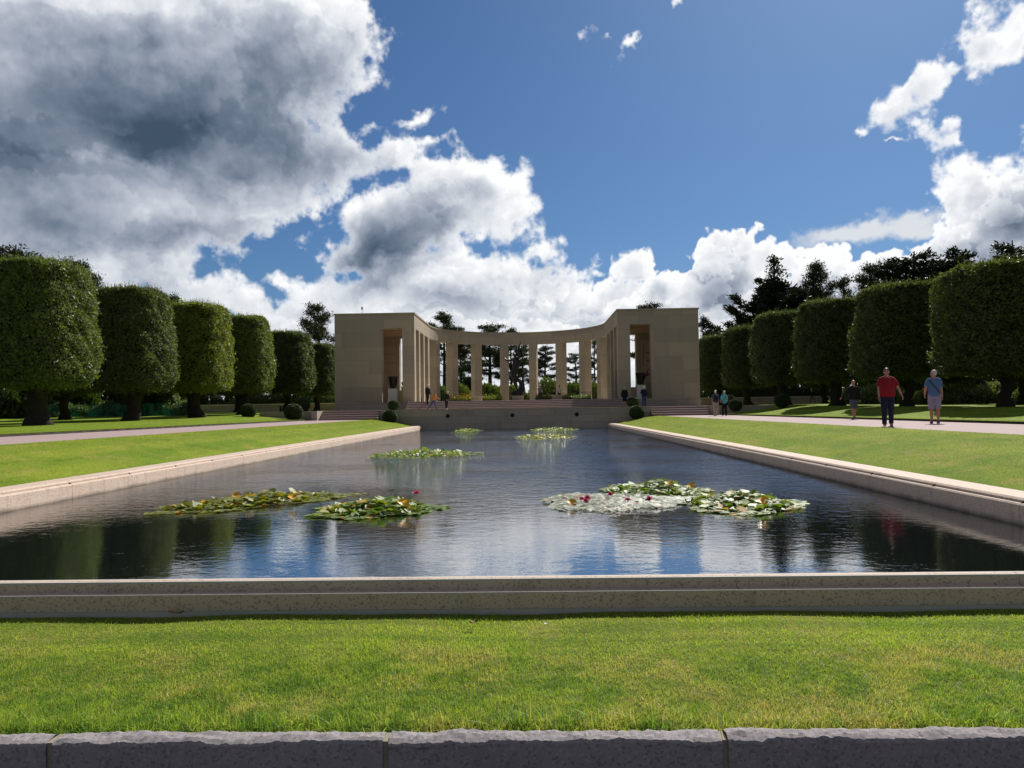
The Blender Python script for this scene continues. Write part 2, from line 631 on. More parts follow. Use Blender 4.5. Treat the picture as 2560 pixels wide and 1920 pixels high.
sky = W.new('ShaderNodeTexSky', sky_type='NISHITA')
sky.sun_disc = False
sky.sun_elevation = R(SUN_EL)
sky.sun_rotation = R(SUN_AZ)
sky.air_density = 1.0
sky.dust_density = 0.6
sky.ozone_density = 4.0
bg_sky = W.new('ShaderNodeBackground')
W.put(bg_sky.inputs['Color'], W.mul(1.0, sky.outputs[0], (0.50, 0.72, 0.94)))
bg_sky.inputs['Strength'].default_value = 0.050
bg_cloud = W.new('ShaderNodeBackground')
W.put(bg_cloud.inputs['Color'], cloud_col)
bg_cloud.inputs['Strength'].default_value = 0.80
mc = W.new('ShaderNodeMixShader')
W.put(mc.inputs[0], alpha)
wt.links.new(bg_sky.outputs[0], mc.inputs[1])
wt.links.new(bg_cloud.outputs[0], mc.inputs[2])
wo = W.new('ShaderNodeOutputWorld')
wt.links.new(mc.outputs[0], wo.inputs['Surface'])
world.cycles.sampling_method = 'MANUAL'
world.cycles.sample_map_resolution = 512

sl = bpy.data.lights.new('sun', 'SUN')
sl.energy = 5.0
sl.angle = R(0.53)
sl.color = (1.0, 0.955, 0.88)
so = bpy.data.objects.new('sun', sl)
so.rotation_euler = (-SUN).to_track_quat('-Z', 'Y').to_euler()
so.location = (20, 40, 60)
COL.objects.link(so)
# ------------------------------------------------------------------ levels (m)
WATER_Z, COPE_Z, LAWN_Z, PATH_Z, TERR_Z, FLOOR_Z = 0.10, 0.42, 0.20, 0.94, 1.64, 2.38
POOL_IN, POOL_OUT, POOL_FAR, POOL_NEAR = 7.08, 7.70, 59.0, 5.36
PATH_IN, PATH_OUT = 10.9, 15.9
STAIR_IN, STAIR_OUT = 10.4, 14.9


def interp(y, pts):
    return np.interp(y, [p[0] for p in pts], [p[1] for p in pts])


LEFT_RISE = [(0, 1.02), (20, 1.06), (36, 1.14), (46, 1.22), (55, 1.32), (64, 1.5), (75, 1.66), (92, 1.68), (400, 1.6)]
RIGHT_RISE = [(0, 1.2), (20, 1.3), (34, 1.40), (42, 1.44), (53, 1.52), (64, 1.66), (75, 1.68), (92, 1.68), (400, 1.6)]


def outer_z(X, Y):
    """lawn beyond the paths"""
    X, Y = np.asarray(X, float), np.asarray(Y, float)
    H = np.where(X < 0, interp(Y, LEFT_RISE), interp(Y, RIGHT_RISE))
    t = np.clip((np.abs(X) - PATH_OUT) / 5.0, 0, 1)
    t = t * t * (3 - 2 * t) * 0.75 + t * 0.25
    return PATH_Z + 0.07 + (H - PATH_Z - 0.07) * t


def bank_z(X, Y):
    """sloping grass between the pool coping and the path"""
    X, Y = np.abs(np.asarray(X, float)), np.asarray(Y, float)
    t = np.clip((X - POOL_OUT) / (PATH_IN - POOL_OUT), 0, 1)
    t = np.sin(t * pi / 2) * 0.6 + t * 0.4
    z = COPE_Z - 0.03 + (PATH_Z + 0.01 - COPE_Z + 0.03) * t
    n = np.clip((Y - 4.0) / 5.0, 0, 1)
    n = n * n * (3 - 2 * n)
    return LAWN_Z + (z - LAWN_Z) * n


# ------------------------------------------------------------------ materials of the ground
def grass_soil(name, a, b, dry, mow=0.0):
    m, g, out = material(name)
    P = g.place()
    n1 = g.noise(P, 0.55, 5, 0.6)
    n2 = g.noise(g.scaled(P, (1.6, 1.0, 1.0)), 1.1, 6, 0.7)
    n3 = g.noise(P, 38.0, 4, 0.7)
    c = g.mix(g.step(n1, 0.36, 0.64), a, b)
    st = g.noise(g.scaled(P, (1.0, 0.35, 1.0)), 2.3, 4, 0.65)
    c = g.mul(g.m('MULTIPLY', g.step(st, 0.48, 0.70), 0.75), c, (0.55, 0.68, 0.6))
    c = g.mix(g.m('MULTIPLY', g.step(n2, 0.47, 0.70), 0.85), c, dry)
    x, y, z = g.xyz(P)
    if mow:
        s = g.m('SINE', g.m('MULTIPLY', g.m('ADD', g.m('ABSOLUTE', x), g.m('MULTIPLY', g.noise(P, 0.3, 2), 0.6)), 2 * pi / mow))
        c = g.mul(g.m('MULTIPLY', g.step(s, -0.6, 0.6), 0.42), c, (0.62, 0.78, 0.7))
    c = g.mul(0.85, c, g.mix(g.step(n3, 0.25, 0.75), (0.45, 0.5, 0.4), (1.45, 1.4, 1.3)))
    h = g.m('ADD', g.m('MULTIPLY', n3, 0.6), g.noise(P, 160.0, 3, 0.7))
    principled(g, out, c, 0.85, g.bump(h, 0.5, 0.03), spec=0.05)
    return m


M_lawn = grass_soil('lawn grass', (0.150, 0.228, 0.022), (0.215, 0.270, 0.030), (0.30, 0.26, 0.075), 1.25)
M_lawn2 = grass_soil('lawn grass beyond the path', (0.150, 0.230, 0.020), (0.185, 0.250, 0.024), (0.24, 0.25, 0.06), 1.6)
M_turf = grass_soil('turf under the blades', (0.10, 0.135, 0.026), (0.14, 0.165, 0.034), (0.24, 0.19, 0.08))
M_ground = plain('rough meadow', (0.045, 0.065, 0.02), 0.9, 0.4, 0.4)
M_soil = plain('dark soil edge', (0.035, 0.028, 0.020), 0.95, 0.4, 8.0)


def gravel(name, a, b):
    m, g, out = material(name)
    P = g.place()
    n = g.noise(P, 0.7, 4)
    v = g.voronoi(P, 55.0, out='Color')
    vx, _, _ = g.xyz(v)
    c = g.mix(n, a, b)
    c = g.mul(0.5, c, g.mix(vx, (0.6, 0.6, 0.62), (1.35, 1.3, 1.3)))
    principled(g, out, c, 0.85, g.bump(g.noise(P, 70, 3), 0.5, 0.01), spec=0.3)
    return m


M_path = gravel('pinkish path asphalt', (0.285, 0.205, 0.20), (0.35, 0.265, 0.255))


def stone(name, a, b, course=0.8, length=1.7, mortar=0.01, joint=(0.16, 0.145, 0.125), speck=0.0, rough=0.8, stain=0.25, bump=0.25, wet=None):
    """ashlar: courses by height, blocks along the wall"""
    m, g, out = material(name)
    P = g.place()
    x, y, z = g.xyz(P)
    flat = g.comb(g.m('ADD', x, g.m('MULTIPLY', y, 0.73)), z)
    n1 = g.noise(P, 0.8, 5, 0.6)
    n2 = g.noise(P, 9.0, 5, 0.6)
    c = g.mix(g.m('MULTIPLY_ADD', n2, 0.5, g.m('MULTIPLY', n1, 0.5)), a, b)
    if course:
        bt = g.new('ShaderNodeTexBrick')
        g.put(bt.inputs['Vector'], flat)
        bt.inputs['Scale'].default_value = 1.0
        bt.inputs['Mortar Size'].default_value = mortar
        bt.inputs['Mortar Smooth'].default_value = 0.3
        bt.inputs['Brick Width'].default_value = length
        bt.inputs['Row Height'].default_value = course
        bt.inputs['Color1'].default_value = (0.86, 0.865, 0.885, 1)
        bt.inputs['Color2'].default_value = (1.10, 1.08, 1.05, 1)
        bt.inputs['Mortar'].default_value = (1, 1, 1, 1)
        c = g.mul(1.0, c, bt.outputs['Color'])
        c = g.mix(g.m('MULTIPLY', bt.outputs['Fac'], 0.8), c, joint)
    st = g.noise(g.scaled(P, (1.3, 1.3, 0.22)), 1.1, 5, 0.65)
    c = g.mul(g.m('MULTIPLY', g.step(st, 0.5, 0.8), stain), c, (0.45, 0.43, 0.42))
    if speck:
        v = g.voronoi(P, 90.0, out='Color')
        vx, vy, _ = g.xyz(v)
        c = g.mix(g.m('MULTIPLY', g.step(vx, 0.80, 0.86), speck), c, (0.035, 0.03, 0.028))
        c = g.mix(g.m('MULTIPLY', g.step(vy, 0.80, 0.88), speck * 0.6), c, (0.52, 0.42, 0.36))
    if wet is not None:
        damp = g.m('MULTIPLY', g.step(g.m('ADD', z, g.m('MULTIPLY', g.noise(P, 3.0, 4), 0.10)), wet + 0.04, wet + 0.13, 0.75, 0.0), g.step(y, 5.4, 5.6))
        c = g.mix(damp, c, (0.060, 0.058, 0.040))
        drip = g.noise(g.scaled(P, (2.2, 2.2, 0.12)), 2.0, 4, 0.6)
        c = g.mul(g.m('MULTIPLY', g.step(drip, 0.52, 0.72), 0.4), c, (0.5, 0.5, 0.48))
    principled(g, out, c, rough, g.bump(n2, bump, 0.012), spec=0.2)
    return m


M_ashlar = stone('buff limestone ashlar', (0.300, 0.260, 0.195), (0.415, 0.358, 0.272), 1.25, 2.6, 0.008)
M_terrace = stone('greyish limestone retaining wall', (0.30, 0.26, 0.215), (0.385, 0.335, 0.28), 0.55, 2.05, 0.012, stain=0.45)
M_garden = stone('buff garden wall stone', (0.33, 0.27, 0.19), (0.44, 0.37, 0.27), 0.30, 0.95, 0.012)
M_cope = stone('pink granite coping', (0.47, 0.36, 0.285), (0.585, 0.46, 0.375), 0, speck=0.42, rough=0.75, stain=0.3, bump=0.08, wet=WATER_Z)
M_step = stone('reddish granite steps', (0.25, 0.15, 0.125), (0.33, 0.21, 0.175), 0, speck=0.5, rough=0.6)
M_flag = stone('warm paving flags', (0.52, 0.43, 0.33), (0.62, 0.52, 0.41), 0, rough=0.7)
M_kerb = stone('rough purple-grey kerb stone', (0.15, 0.137, 0.15), (0.33, 0.30, 0.305), 0, speck=0.35, rough=0.85, stain=0.2, bump=0.5)

# ------------------------------------------------------------------ the ground
q = QB()
q.add([(-2500, -600, -0.6), (2500, -600, -0.6), (2500, 4200, -0.6), (-2500, 4200, -0.6)], [(0, 1, 2, 3)])
structure(q.build('ground', M_ground))

q = QB()
q.add(*grid(lambda X, Y: 0 * X - 0.0, [-14, -7, 0, 7, 14], [-9, -4, 0, 3.17]))
structure(q.build('pavement', gravel('worn tarmac', (0.10, 0.095, 0.10), (0.14, 0.13, 0.135))))


def front_z(X, Y):
    n = np.sin(X * 2.3 + Y * 1.7) * 0.006 + np.sin(X * 5.1 - Y * 3.9 + 1) * 0.004
    edge = np.clip((3.42 - Y) / 0.12, 0, 1)
    return LAWN_Z + n - 0.05 * edge ** 2


q = QB()
q.add(*grid(front_z, np.linspace(-POOL_OUT, POOL_OUT, 150), np.linspace(3.28, POOL_NEAR - 0.02, 30)))
structure(q.build('front_lawn', M_turf, smooth=True))

for sgn in (-1, 1):
    q = QB()
    xs = sgn * np.linspace(POOL_OUT, PATH_IN, 22)
    xs = xs if sgn > 0 else xs[::-1]
    q.add(*grid(bank_z, xs, np.concatenate([np.linspace(3.28, 12, 20), np.linspace(13, 58.9, 60)])))
    structure(q.build('grass_bank', M_lawn, smooth=True))
    q = QB()
    xs = np.sort(sgn * np.array([PATH_IN - 0.02, 12.0, 13.4, 14.6, PATH_OUT + 0.02]))
    q.add(*grid(lambda X, Y: PATH_Z - 0.012 * np.abs((np.abs(X) - 13.4) / 2.5) ** 2 + 0 * Y, xs, np.linspace(-6, 59.5, 30)))
    structure(q.build('path', M_path))
    q = QB()
    far = np.array([PATH_OUT, 16.05, 16.3, 17, 18, 19, 20, 21, 23, 26, 30, 36, 45, 60, 90, 160])
    xs = np.sort(sgn * far)
    q.add(*grid(outer_z, xs, np.concatenate([np.linspace(-4, 94, 99), [110, 140, 180, 260, 400]])))
    structure(q.build('lawn', M_lawn2, smooth=True))
    q = QB()                                                       # cut edge of the lawn above the path
    ys = np.linspace(-4, 58, 240)
    jag = 0.02 * np.sin(ys * 7.0) + 0.015 * np.sin(ys * 17.0 + 1)
    V = np.concatenate([np.stack([np.full_like(ys, sgn * (PATH_OUT - 0.02)) + jag, ys, np.full_like(ys, PATH_Z - 0.02)], 1),
                        np.stack([np.full_like(ys, sgn * (PATH_OUT + 0.012)), ys, np.full_like(ys, PATH_Z + 0.072)], 1)])
    n = len(ys)
    q.add(V, [(i, i + 1, n + i + 1, n + i) for i in range(n - 1)])
    structure(q.build('lawn_edge', M_soil))

q = QB()                                                           # land behind the memorial
q.add(*grid(lambda X, Y: 1.6 + 0 * X, np.linspace(-16, 16, 12), [92.0, 100, 130, 180, 260, 400]))
structure(q.build('land', M_ground))

# ------------------------------------------------------------------ water
m_water, g, out = material('dark pond water')
P = g.place()
x, y, z = g.xyz(P)
big = g.noise(g.scaled(P, (1.0, 1.6, 1)), 0.9, 3, 0.55)
w1 = g.noise(g.scaled(P, (1.1, 1.7, 1)), 3.8, 3, 0.55, dist=0.4)
w2 = g.noise(g.scaled(P, (1.1, 1.6, 1)), 12.0, 3, 0.6, dist=0.3)
calm = g.m('MULTIPLY', g.step(g.noise(P, 0.22, 3), 0.36, 0.62, 0.45, 1.0), g.step(y, 9.0, 20.0, 0.27, 3.6))
h = g.m('MULTIPLY', g.m('ADD', g.m('ADD', g.m('MULTIPLY', w1, 0.030), g.m('MULTIPLY', w2, 0.0085)), g.m('MULTIPLY', big, 0.012)), calm)
bn = g.new('ShaderNodeBump')
g.put(bn.inputs['Height'], h)
bn.inputs['Strength'].default_value = 1.0
bn.inputs['Distance'].default_value = 0.40
principled(g, out, (0.006, 0.008, 0.010), 0.03, bn.outputs[0], spec=0.5, IOR=8.0)
q = QB()
q.add([(-POOL_IN - 0.3, POOL_NEAR, WATER_Z), (POOL_IN + 0.3, POOL_NEAR, WATER_Z), (POOL_IN + 0.3, POOL_FAR + 0.2, WATER_Z), (-POOL_IN - 0.3, POOL_FAR + 0.2, WATER_Z)], [(0, 1, 2, 3)])
structure(q.build('water', m_water))


# ------------------------------------------------------------------ pool rim
def extrude(profile, length, name, mat, axis='Y', start=0.0, joints=2.0, ends=True):
    """profile (u, z) swept along the axis in separate stones with a fine open joint"""
    q = QB()
    n = len(profile)
    k = max(1, int(round(length / joints)))
    L = length / k
    for i in range(k):
        a, b = start + i * L + 0.004, start + (i + 1) * L - 0.004
        V = []
        for t in (a, b):
            for (u, z) in profile:
                V.append((u, t, z) if axis == 'Y' else (t, u, z))
        F = [(j, (j + 1) % n, n + (j + 1) % n, n + j) for j in range(n)]
        for c in range((n - 2) // 2 if ends else 0):
            F.append((c, c + 1, n - 2 - c, n - 1 - c))
            F.append((n + n - 1 - c, n + n - 2 - c, n + c + 1, n + c))
        q.add(V, F)
    return q.build(name, mat)


def mirrored(p, s):
    return [(u * s, z) for u, z in p]


side = [(POOL_OUT, -0.1), (POOL_OUT, COPE_Z - 0.015), (POOL_OUT - 0.03, COPE_Z), (POOL_IN + 0.09, COPE_Z + 0.004), (POOL_IN + 0.06, COPE_Z - 0.02),
        (POOL_IN + 0.06, COPE_Z - 0.05), (POOL_IN + 0.02, COPE_Z - 0.055), (POOL_IN, COPE_Z - 0.075), (POOL_IN, 0.0), (POOL_IN, -0.1)]
for s, lab in ((-1, 'long pink granite pool kerb on the side with its inner face sunlit'), (1, 'long granite pool kerb whose face to the water lies in shade')):
    o = extrude(mirrored(side, s), POOL_FAR - POOL_NEAR, 'pool_coping', M_cope, 'Y', POOL_NEAR, 2.05)
    tag(o, lab, 'pool kerb')
front = [(5.275, 0.12), (5.275, 0.225), (5.262, 0.235), (5.262, 0.338), (5.274, 0.350), (5.338, 0.352), (5.340, 0.404), (5.352, 0.418),
         (5.372, 0.424), (5.40, 0.424), (5.425, 0.416), (5.437, 0.40), (5.437, 0.0), (5.437, -0.05)]
o = extrude(front, 2 * POOL_OUT, 'pool_coping', M_cope, 'X', -POOL_OUT + 0.62, 1.96, False)
tag(o, 'stepped pink speckled granite kerb across the near end of the pool', 'pool kerb')
# pale mortar between its stones
q = QB()
q.box(-POOL_OUT, POOL_OUT, 5.2645, 5.43, 0.10, 0.3475)
q.box(-POOL_OUT, POOL_OUT, 5.3425, 5.434, 0.33, 0.4205)
mo = q.build('mortar', plain('pale mortar', (0.42, 0.40, 0.37), 0.9), o)

# ------------------------------------------------------------------ rough kerb in front
q = QB()
r = np.random.default_rng(5)
edges = [at_height(px, 1830, 0.24).x for px in (-1500, -680, 156, 972, 1804, 2640, 3470)]


def rough_noise(u, v, s):
    return (fbm(u * s + 40, v * s + 40, 4, 777, 0.6) - 0.5)


for i in range(len(edges) - 1):
    x0, x1 = edges[i] + 0.012, edges[i + 1] - 0.012
    nx = int((x1 - x0) / 0.009)
    prof = [(3.172, 0.0), (3.170, 0.10), (3.168, 0.17), (3.166, 0.205), (3.164, 0.222), (3.172, 0.232), (3.19, 0.238), (3.21, 0.241), (3.23, 0.242), (3.25, 0.240), (3.262, 0.235), (3.272, 0.21), (3.275, 0.1)]
    us = np.linspace(x0, x1, nx)
    V = np.zeros((len(prof), nx, 3))
    dz = r.normal(0, 0.003)
    for j, (yy, zz) in enumerate(prof):
        top = 0.8 if 3 < j < 11 else (0.25 if j == 3 else 0.06)
        n1 = rough_noise(us, np.full(nx, yy * 3.0 + i), 6) * 1.5
        n2 = rough_noise(us, np.full(nx, yy * 4.0 + 3 + i), 46)
        V[j, :, 0] = us
        V[j, :, 1] = yy + top * (n2 * 0.016 + n1 * 0.02) * (1 if j < 7 else 0.4)
        V[j, :, 2] = zz + (dz + top * (n1 * 0.022 + n2 * 0.014) if j > 1 else 0)
    i0 = np.arange(nx - 1)[None, :] + np.arange(len(prof) - 1)[:, None] * nx
    q.add(V.reshape(-1, 3), np.stack([i0, i0 + 1, i0 + 1 + nx, i0 + nx], -1).reshape(-1, 4))
q.box(edges[0], edges[-1], 3.186, 3.26, -0.02, 0.222)
for e in edges[1:-1]:
    q.box(e - 0.016, e + 0.016, 3.176, 3.262, -0.02, 0.230, 1)
structure(q.build('kerb', [M_kerb, plain('sandy joint mortar', (0.24, 0.205, 0.155), 0.95, 0.4, 30.0)]))


# ------------------------------------------------------------------ grass blades
def blade_material(name, lush, mid, dry, bright=None):
    m, g, out = material(name)
    P = g.place()
    rnd = g.island()
    n1 = g.noise(g.scaled(P, (1, 1, 0)), 1.3, 4, 0.6)
    n2 = g.noise(g.scaled(P, (1, 1, 0)), 5.0, 4, 0.65)
    x, y, z = g.xyz(P)
    n3 = g.noise(g.scaled(P, (0.5, 5.0, 0)), 1.0, 4, 0.6)
    patch = g.m('ADD', g.step(n2, 0.36, 0.62), g.m('MULTIPLY', g.m('SUBTRACT', n1, 0.5), 0.8))
    farther = g.step(y, 4.15, 4.7)
    patch = g.mix(farther, patch, g.step(n3, 0.36, 0.6))
    c = g.mix(g.m('MULTIPLY_ADD', rnd, 0.45, g.m('MULTIPLY', patch, 0.60)), lush, mid)
    if bright:
        c = g.mul(farther, c, bright)
    dr = g.m('MULTIPLY', g.step(g.m('MULTIPLY_ADD', n1, 0.7, g.m('MULTIPLY', n2, 0.3)), 0.47, 0.62), g.step(y, 4.9, 4.35, 0.15, 1.0))
    c = g.mix(g.m('MULTIPLY', dr, g.step(rnd, 0.2, 0.75, 0.15, 0.9)), c, dry)
    c = g.mix(g.step(rnd, 0.955, 0.96), c, (0.36, 0.30, 0.13))
    p = principled(g, None, c, 0.5, spec=0.22)
    t = g.new('ShaderNodeBsdfTranslucent')
    g.put(t.inputs['Color'], g.mul(1.0, c, (1.45, 1.35, 0.7)))
    mx = g.new('ShaderNodeMixShader')
    mx.inputs[0].default_value = 0.5
    g.nt.links.new(p, mx.inputs[1])
    g.nt.links.new(t.outputs[0], mx.inputs[2])
    g.nt.links.new(mx.outputs[0], out)
    return m


def blades(q, X, Y, Z, H, Wd, lean=0.85):
    """three-quad curved blades"""
    n = len(X)
    th = RNG.uniform(0, 2 * pi, n)
    ln = np.abs(RNG.normal(0, lean, n))
    dx, dy = np.cos(th) * ln, np.sin(th) * ln
    ph = RNG.uniform(0, 2 * pi, n)
    sx, sy = np.cos(ph), np.sin(ph)
    rows = []
    for t, wf in ((0.0, 0.8), (0.4, 1.0), (0.75, 0.7), (1.0, 0.12)):
        k = t * t * 0.8 + t * 0.2
        cx, cy = X + dx * H * k, Y + dy * H * k
        cz = Z + H * (t - 0.28 * k * np.minimum(ln, 1.2))
        rows.append(np.stack([cx - sx * Wd * wf / 2, cy - sy * Wd * wf / 2, cz], -1))
        rows.append(np.stack([cx + sx * Wd * wf / 2, cy + sy * Wd * wf / 2, cz], -1))
    V = np.stack(rows, 1).reshape(-1, 3)
    b = np.arange(n)[:, None] * 8
    F = np.concatenate([b + np.array([[2 * i, 2 * i + 1, 2 * i + 3, 2 * i + 2]]) for i in range(3)], 1).reshape(-1, 4)
    q.add(V, F)


M_blade = blade_material('grass blades', (0.085, 0.200, 0.032), (0.310, 0.425, 0.066), (0.50, 0.41, 0.20), (1.30, 1.25, 1.05))
q = QB()
N = 360000
Yb = 3.30 + (5.26 - 3.30) * RNG.random(N) ** 1.25
Xb = 1.13 + RNG.uniform(-1, 1, N) * (1.0 + Yb * 0.78)
lush = fbm(Xb * 2.2 + 50, Yb * 2.2 + 50, 4, 301)
near = np.clip((3.75 - Yb) / 0.45, 0, 1)
far = np.clip((Yb - 4.35) / 0.4, 0, 1)
Hb = (0.012 + 0.020 * RNG.random(N) ** 1.6 + 0.05 * np.clip(lush - 0.52, 0, 1)) * (1 - 0.35 * far) + near * (0.012 + 0.055 * np.clip(lush - 0.38, 0, 1) * RNG.random(N))
keep = RNG.random(N) < np.clip(1.25 - 1.5 * np.abs(fbm(Xb * 3 + 9, Yb * 3 + 9, 3, 333) - 0.5) * (1 - far), 0.2, 1)
Xb, Yb, Hb = Xb[keep], Yb[keep], Hb[keep]
blades(q, Xb, Yb, front_z(Xb, Yb) - 0.004, Hb, RNG.uniform(0.0018, 0.0036, len(Xb)))
# stray long blades along the kerb
n = 2600
Xs = 1.13 + RNG.uniform(-1, 1, n) * 3.6
Ys = 3.30 + 0.16 * RNG.random(n) ** 2
blades(q, Xs, Ys, front_z(Xs, Ys), RNG.uniform(0.04, 0.10, n), RNG.uniform(0.003, 0.0055, n), 0.9)
tag(q.build('grass', M_blade), 'short green lawn grass between the rough kerb and the pool', 'grass', kind='stuff')

M_blade2 = blade_material('bank grass blades', (0.150, 0.205, 0.020), (0.190, 0.240, 0.026), (0.26, 0.25, 0.06))
q = QB()
for s in (-1, 1):
    N = 120000
    Yb = 8.0 + 50 * RNG.random(N) ** 1.9
    Xb = s * (POOL_OUT + 0.01 + (PATH_IN - POOL_OUT) * RNG.random(N))
    blades(q, Xb, Yb, bank_z(Xb, Yb) - 0.004, RNG.uniform(0.010, 0.022, N), 0.003 + 0.00025 * Yb, 0.9)
    N = 45000
    Yb = 16 + 42 * RNG.random(N) ** 1.3
    Xb = s * (PATH_OUT + 0.01 + 6.5 * RNG.random(N) ** 1.6)
    blades(q, Xb, Yb, outer_z(Xb, Yb) - 0.004, RNG.uniform(0.012, 0.025, N), 0.003 + 0.00025 * Yb, 0.9)
tag(q.build('grass', M_blade2), 'mown grass blades on the banks and lawns beside the pool', 'grass', kind='stuff')

# a few things lying on the lawn
for (px, py, s, lab, colr) in ((1182, 1562, 0.035, 'curled brown leaf on the front lawn near the pool kerb', (0.20, 0.11, 0.05)), (1364, 1565, 0.022, 'small white feather lying on the front lawn', (0.75, 0.72, 0.68)),
                               (440, 1537, 0.05, 'dry tan leaf at the foot of the stepped pool kerb', (0.30, 0.2, 0.11))):
    p = at_height(px, py, LAWN_Z + 0.03)
    q = QB()
    u = np.linspace(-1, 1, 7)
    V = [(s * a, s * 0.42 * (1 - a * a * 0.95) * w, s * (0.25 * a * a + 0.3 * abs(w)) + 0.01) for a in u for w in (-1, 0, 1)]
    F = [(i * 3 + j, i * 3 + j + 1, i * 3 + j + 4, i * 3 + j + 3) for i in range(6) for j in range(2)]
    q.add(V, F)
    o = q.build('fallen_leaf' if colr[0] < 0.5 else 'feather', plain('litter %d' % px, colr, 0.7), smooth=True)
    o.location = p
    o.rotation_euler = (0.2, 0.1, px)
    tag(o, lab, 'leaf' if colr[0] < 0.5 else 'feather')
# ------------------------------------------------------------------ terrace, walls and stairs
M_dark = plain('dark bronze', (0.020, 0.019, 0.021), 0.42, 0.3, 5.0, metal=0.6)
M_void = plain('dark spout mouth', (0.006, 0.006, 0.007), 0.9)

q = QB()
q.box(-STAIR_OUT - 4.6, STAIR_OUT + 4.6, 59.6, 92.0, 0.3, TERR_Z - 0.004)
structure(q.build('terrace', M_flag))

# retaining wall at the far end of the pool, with three round spouts
wall = tag(QB().box(-STAIR_IN, STAIR_IN, POOL_FAR, POOL_FAR + 0.62, -0.1, TERR_Z - 0.06).build('retaining_wall', M_terrace),
           'low grey limestone terrace wall at the far end of the pool with round spouts', 'wall')
bevel(QB().box(-STAIR_IN - 0.02, STAIR_IN + 0.02, POOL_FAR - 0.03, POOL_FAR + 0.66, TERR_Z - 0.06, TERR_Z + 0.01).build('coping', M_ashlar, wall), 0.012)
for px in (1119.5, 1281, 1442):
    p = at_depth(px, 1040, POOL_FAR)
    o = QB().lathe([(0.0, 0.004), (0.10, 0.004), (0.115, 0.01), (0.125, 0.035), (0.15, 0.03), (0.155, 0.0), (0.155, -0.05)], 20).build('spout', M_void, wall, smooth=True)
    o.rotation_euler = (R(90), 0, 0)
    o.location = (p.x, POOL_FAR - 0.012, 1.13)


M_tread = stone('pale lilac granite treads', (0.42, 0.345, 0.335), (0.54, 0.45, 0.43), 0, speck=0.4, rough=0.6)


def stairs(name, label, x0, x1, y0, n, z0, rise, run, mat, wid=0.0):
    t = thing(name, label, 'stairs', ((x0 + x1) / 2, y0, z0))
    for i in range(n):
        xa, xb, deep = x0 - t.location.x, x1 - t.location.x, run + 0.05 + (0.3 if i == n - 1 else 0)
        o = QB().box(xa, xb, i * run + 0.025, i * run + deep, i * rise - (0.0 if i == 0 else 0.02), (i + 1) * rise - 0.056)
        o = o.box(xa, xb, i * run, i * run + deep + 0.004, (i + 1) * rise - 0.055, (i + 1) * rise)
        o.M[-1][:] = 1
        o = o.build('step', [mat, M_tread], t)
        bevel(o, 0.022, 3)
    return t


rise = (TERR_Z - PATH_Z) / 4
stairs('garden_stairs', 'wide low flight of reddish steps up to the terrace on the tree side in sun with low pale cheek wall', -STAIR_OUT, -STAIR_IN, 58.2, 4, PATH_Z, rise, 0.36, M_step)['label'] = \
    'reddish granite steps at the end of the empty path, no people near'
stairs('garden_stairs', 'reddish granite steps that the couple with the backpack walks towards', STAIR_IN, STAIR_OUT, 58.2, 4, PATH_Z, rise, 0.36, M_step)
rise2 = (FLOOR_Z - TERR_Z) / 5
stairs('memorial_steps', 'long flight of reddish steps between the two pavilions', -9.6, 9.6, 66.2, 5, TERR_Z, rise2, 0.42, M_step)

for s in (-1, 1):
    side_word = 'beside the steps at the end of the empty path' if s < 0 else 'behind the couple with the backpack'
    q = QB().box(min(s * STAIR_OUT, s * (STAIR_OUT + 0.45)), max(s * STAIR_OUT, s * (STAIR_OUT + 0.45)), 57.7, 60.2, 0.5, TERR_Z + 0.02)
    q.box(min(s * (STAIR_OUT + 0.45), s * 19.6), max(s * (STAIR_OUT + 0.45), s * 19.6), 58.6, 59.1, 0.5, TERR_Z)
    bevel(tag(q.build('cheek_wall', M_terrace), 'low stone cheek wall ' + side_word, 'wall'), 0.01)

for s in (-1, 1):
    lab = 'long low garden wall with pale cap under the trees, on the side of the netting' if s < 0 else 'long low garden wall with pale cap behind the bare-headed man in shorts'
    x0, x1 = (-46, -16.7) if s < 0 else (16.7, 41)
    t = tag(QB().box(x0, x1, 91.0, 91.5, 1.2, 2.50).build('garden_wall', M_garden), lab, 'wall')
    bevel(QB().box(x0, x1, 90.93, 91.57, 2.50, 2.62).build('wall_cap', M_flag, t), 0.01)

# ------------------------------------------------------------------ the memorial
mem = thing('memorial', 'pale stone memorial with two square pavilions joined by a curved colonnade', 'memorial', (0, 70, FLOOR_Z))
MO = np.array(mem.location)
TOP_Z, SOFFIT_Z, CAP = 10.46, 9.18, 0.13
Y0, Y1 = 70.0, 80.6
XI, XO = 9.30, 16.65


def part(q, name, mat, parent, smooth=False):
    """parts are written in world coordinates and hung on the memorial's base"""
    q.V = [v - MO.astype(np.float32) for v in q.V]
    return q.build(name, mat, parent, smooth)


m_ins, g, out = material('engraved stone text')
P = g.place()
x, y, z = g.xyz(P)
n = g.noise(g.scaled(P, (9, 1, 14)), 2.2, 3, 0.7)
ln = g.m('SINE', g.m('MULTIPLY', z, 2 * pi / 0.115))
c = g.mix(g.m('MULTIPLY', g.step(n, 0.44, 0.6), g.step(ln, -0.2, 0.4)), (0.43, 0.35, 0.26), (0.22, 0.165, 0.12))
principled(g, out, c, 0.8)
M_inscribed = m_ins
M_red = plain('enamelled map mark', (0.16, 0.05, 0.035), 0.5)


def sx(s, a, b):
    return (min(s * a, s * b), max(s * a, s * b))


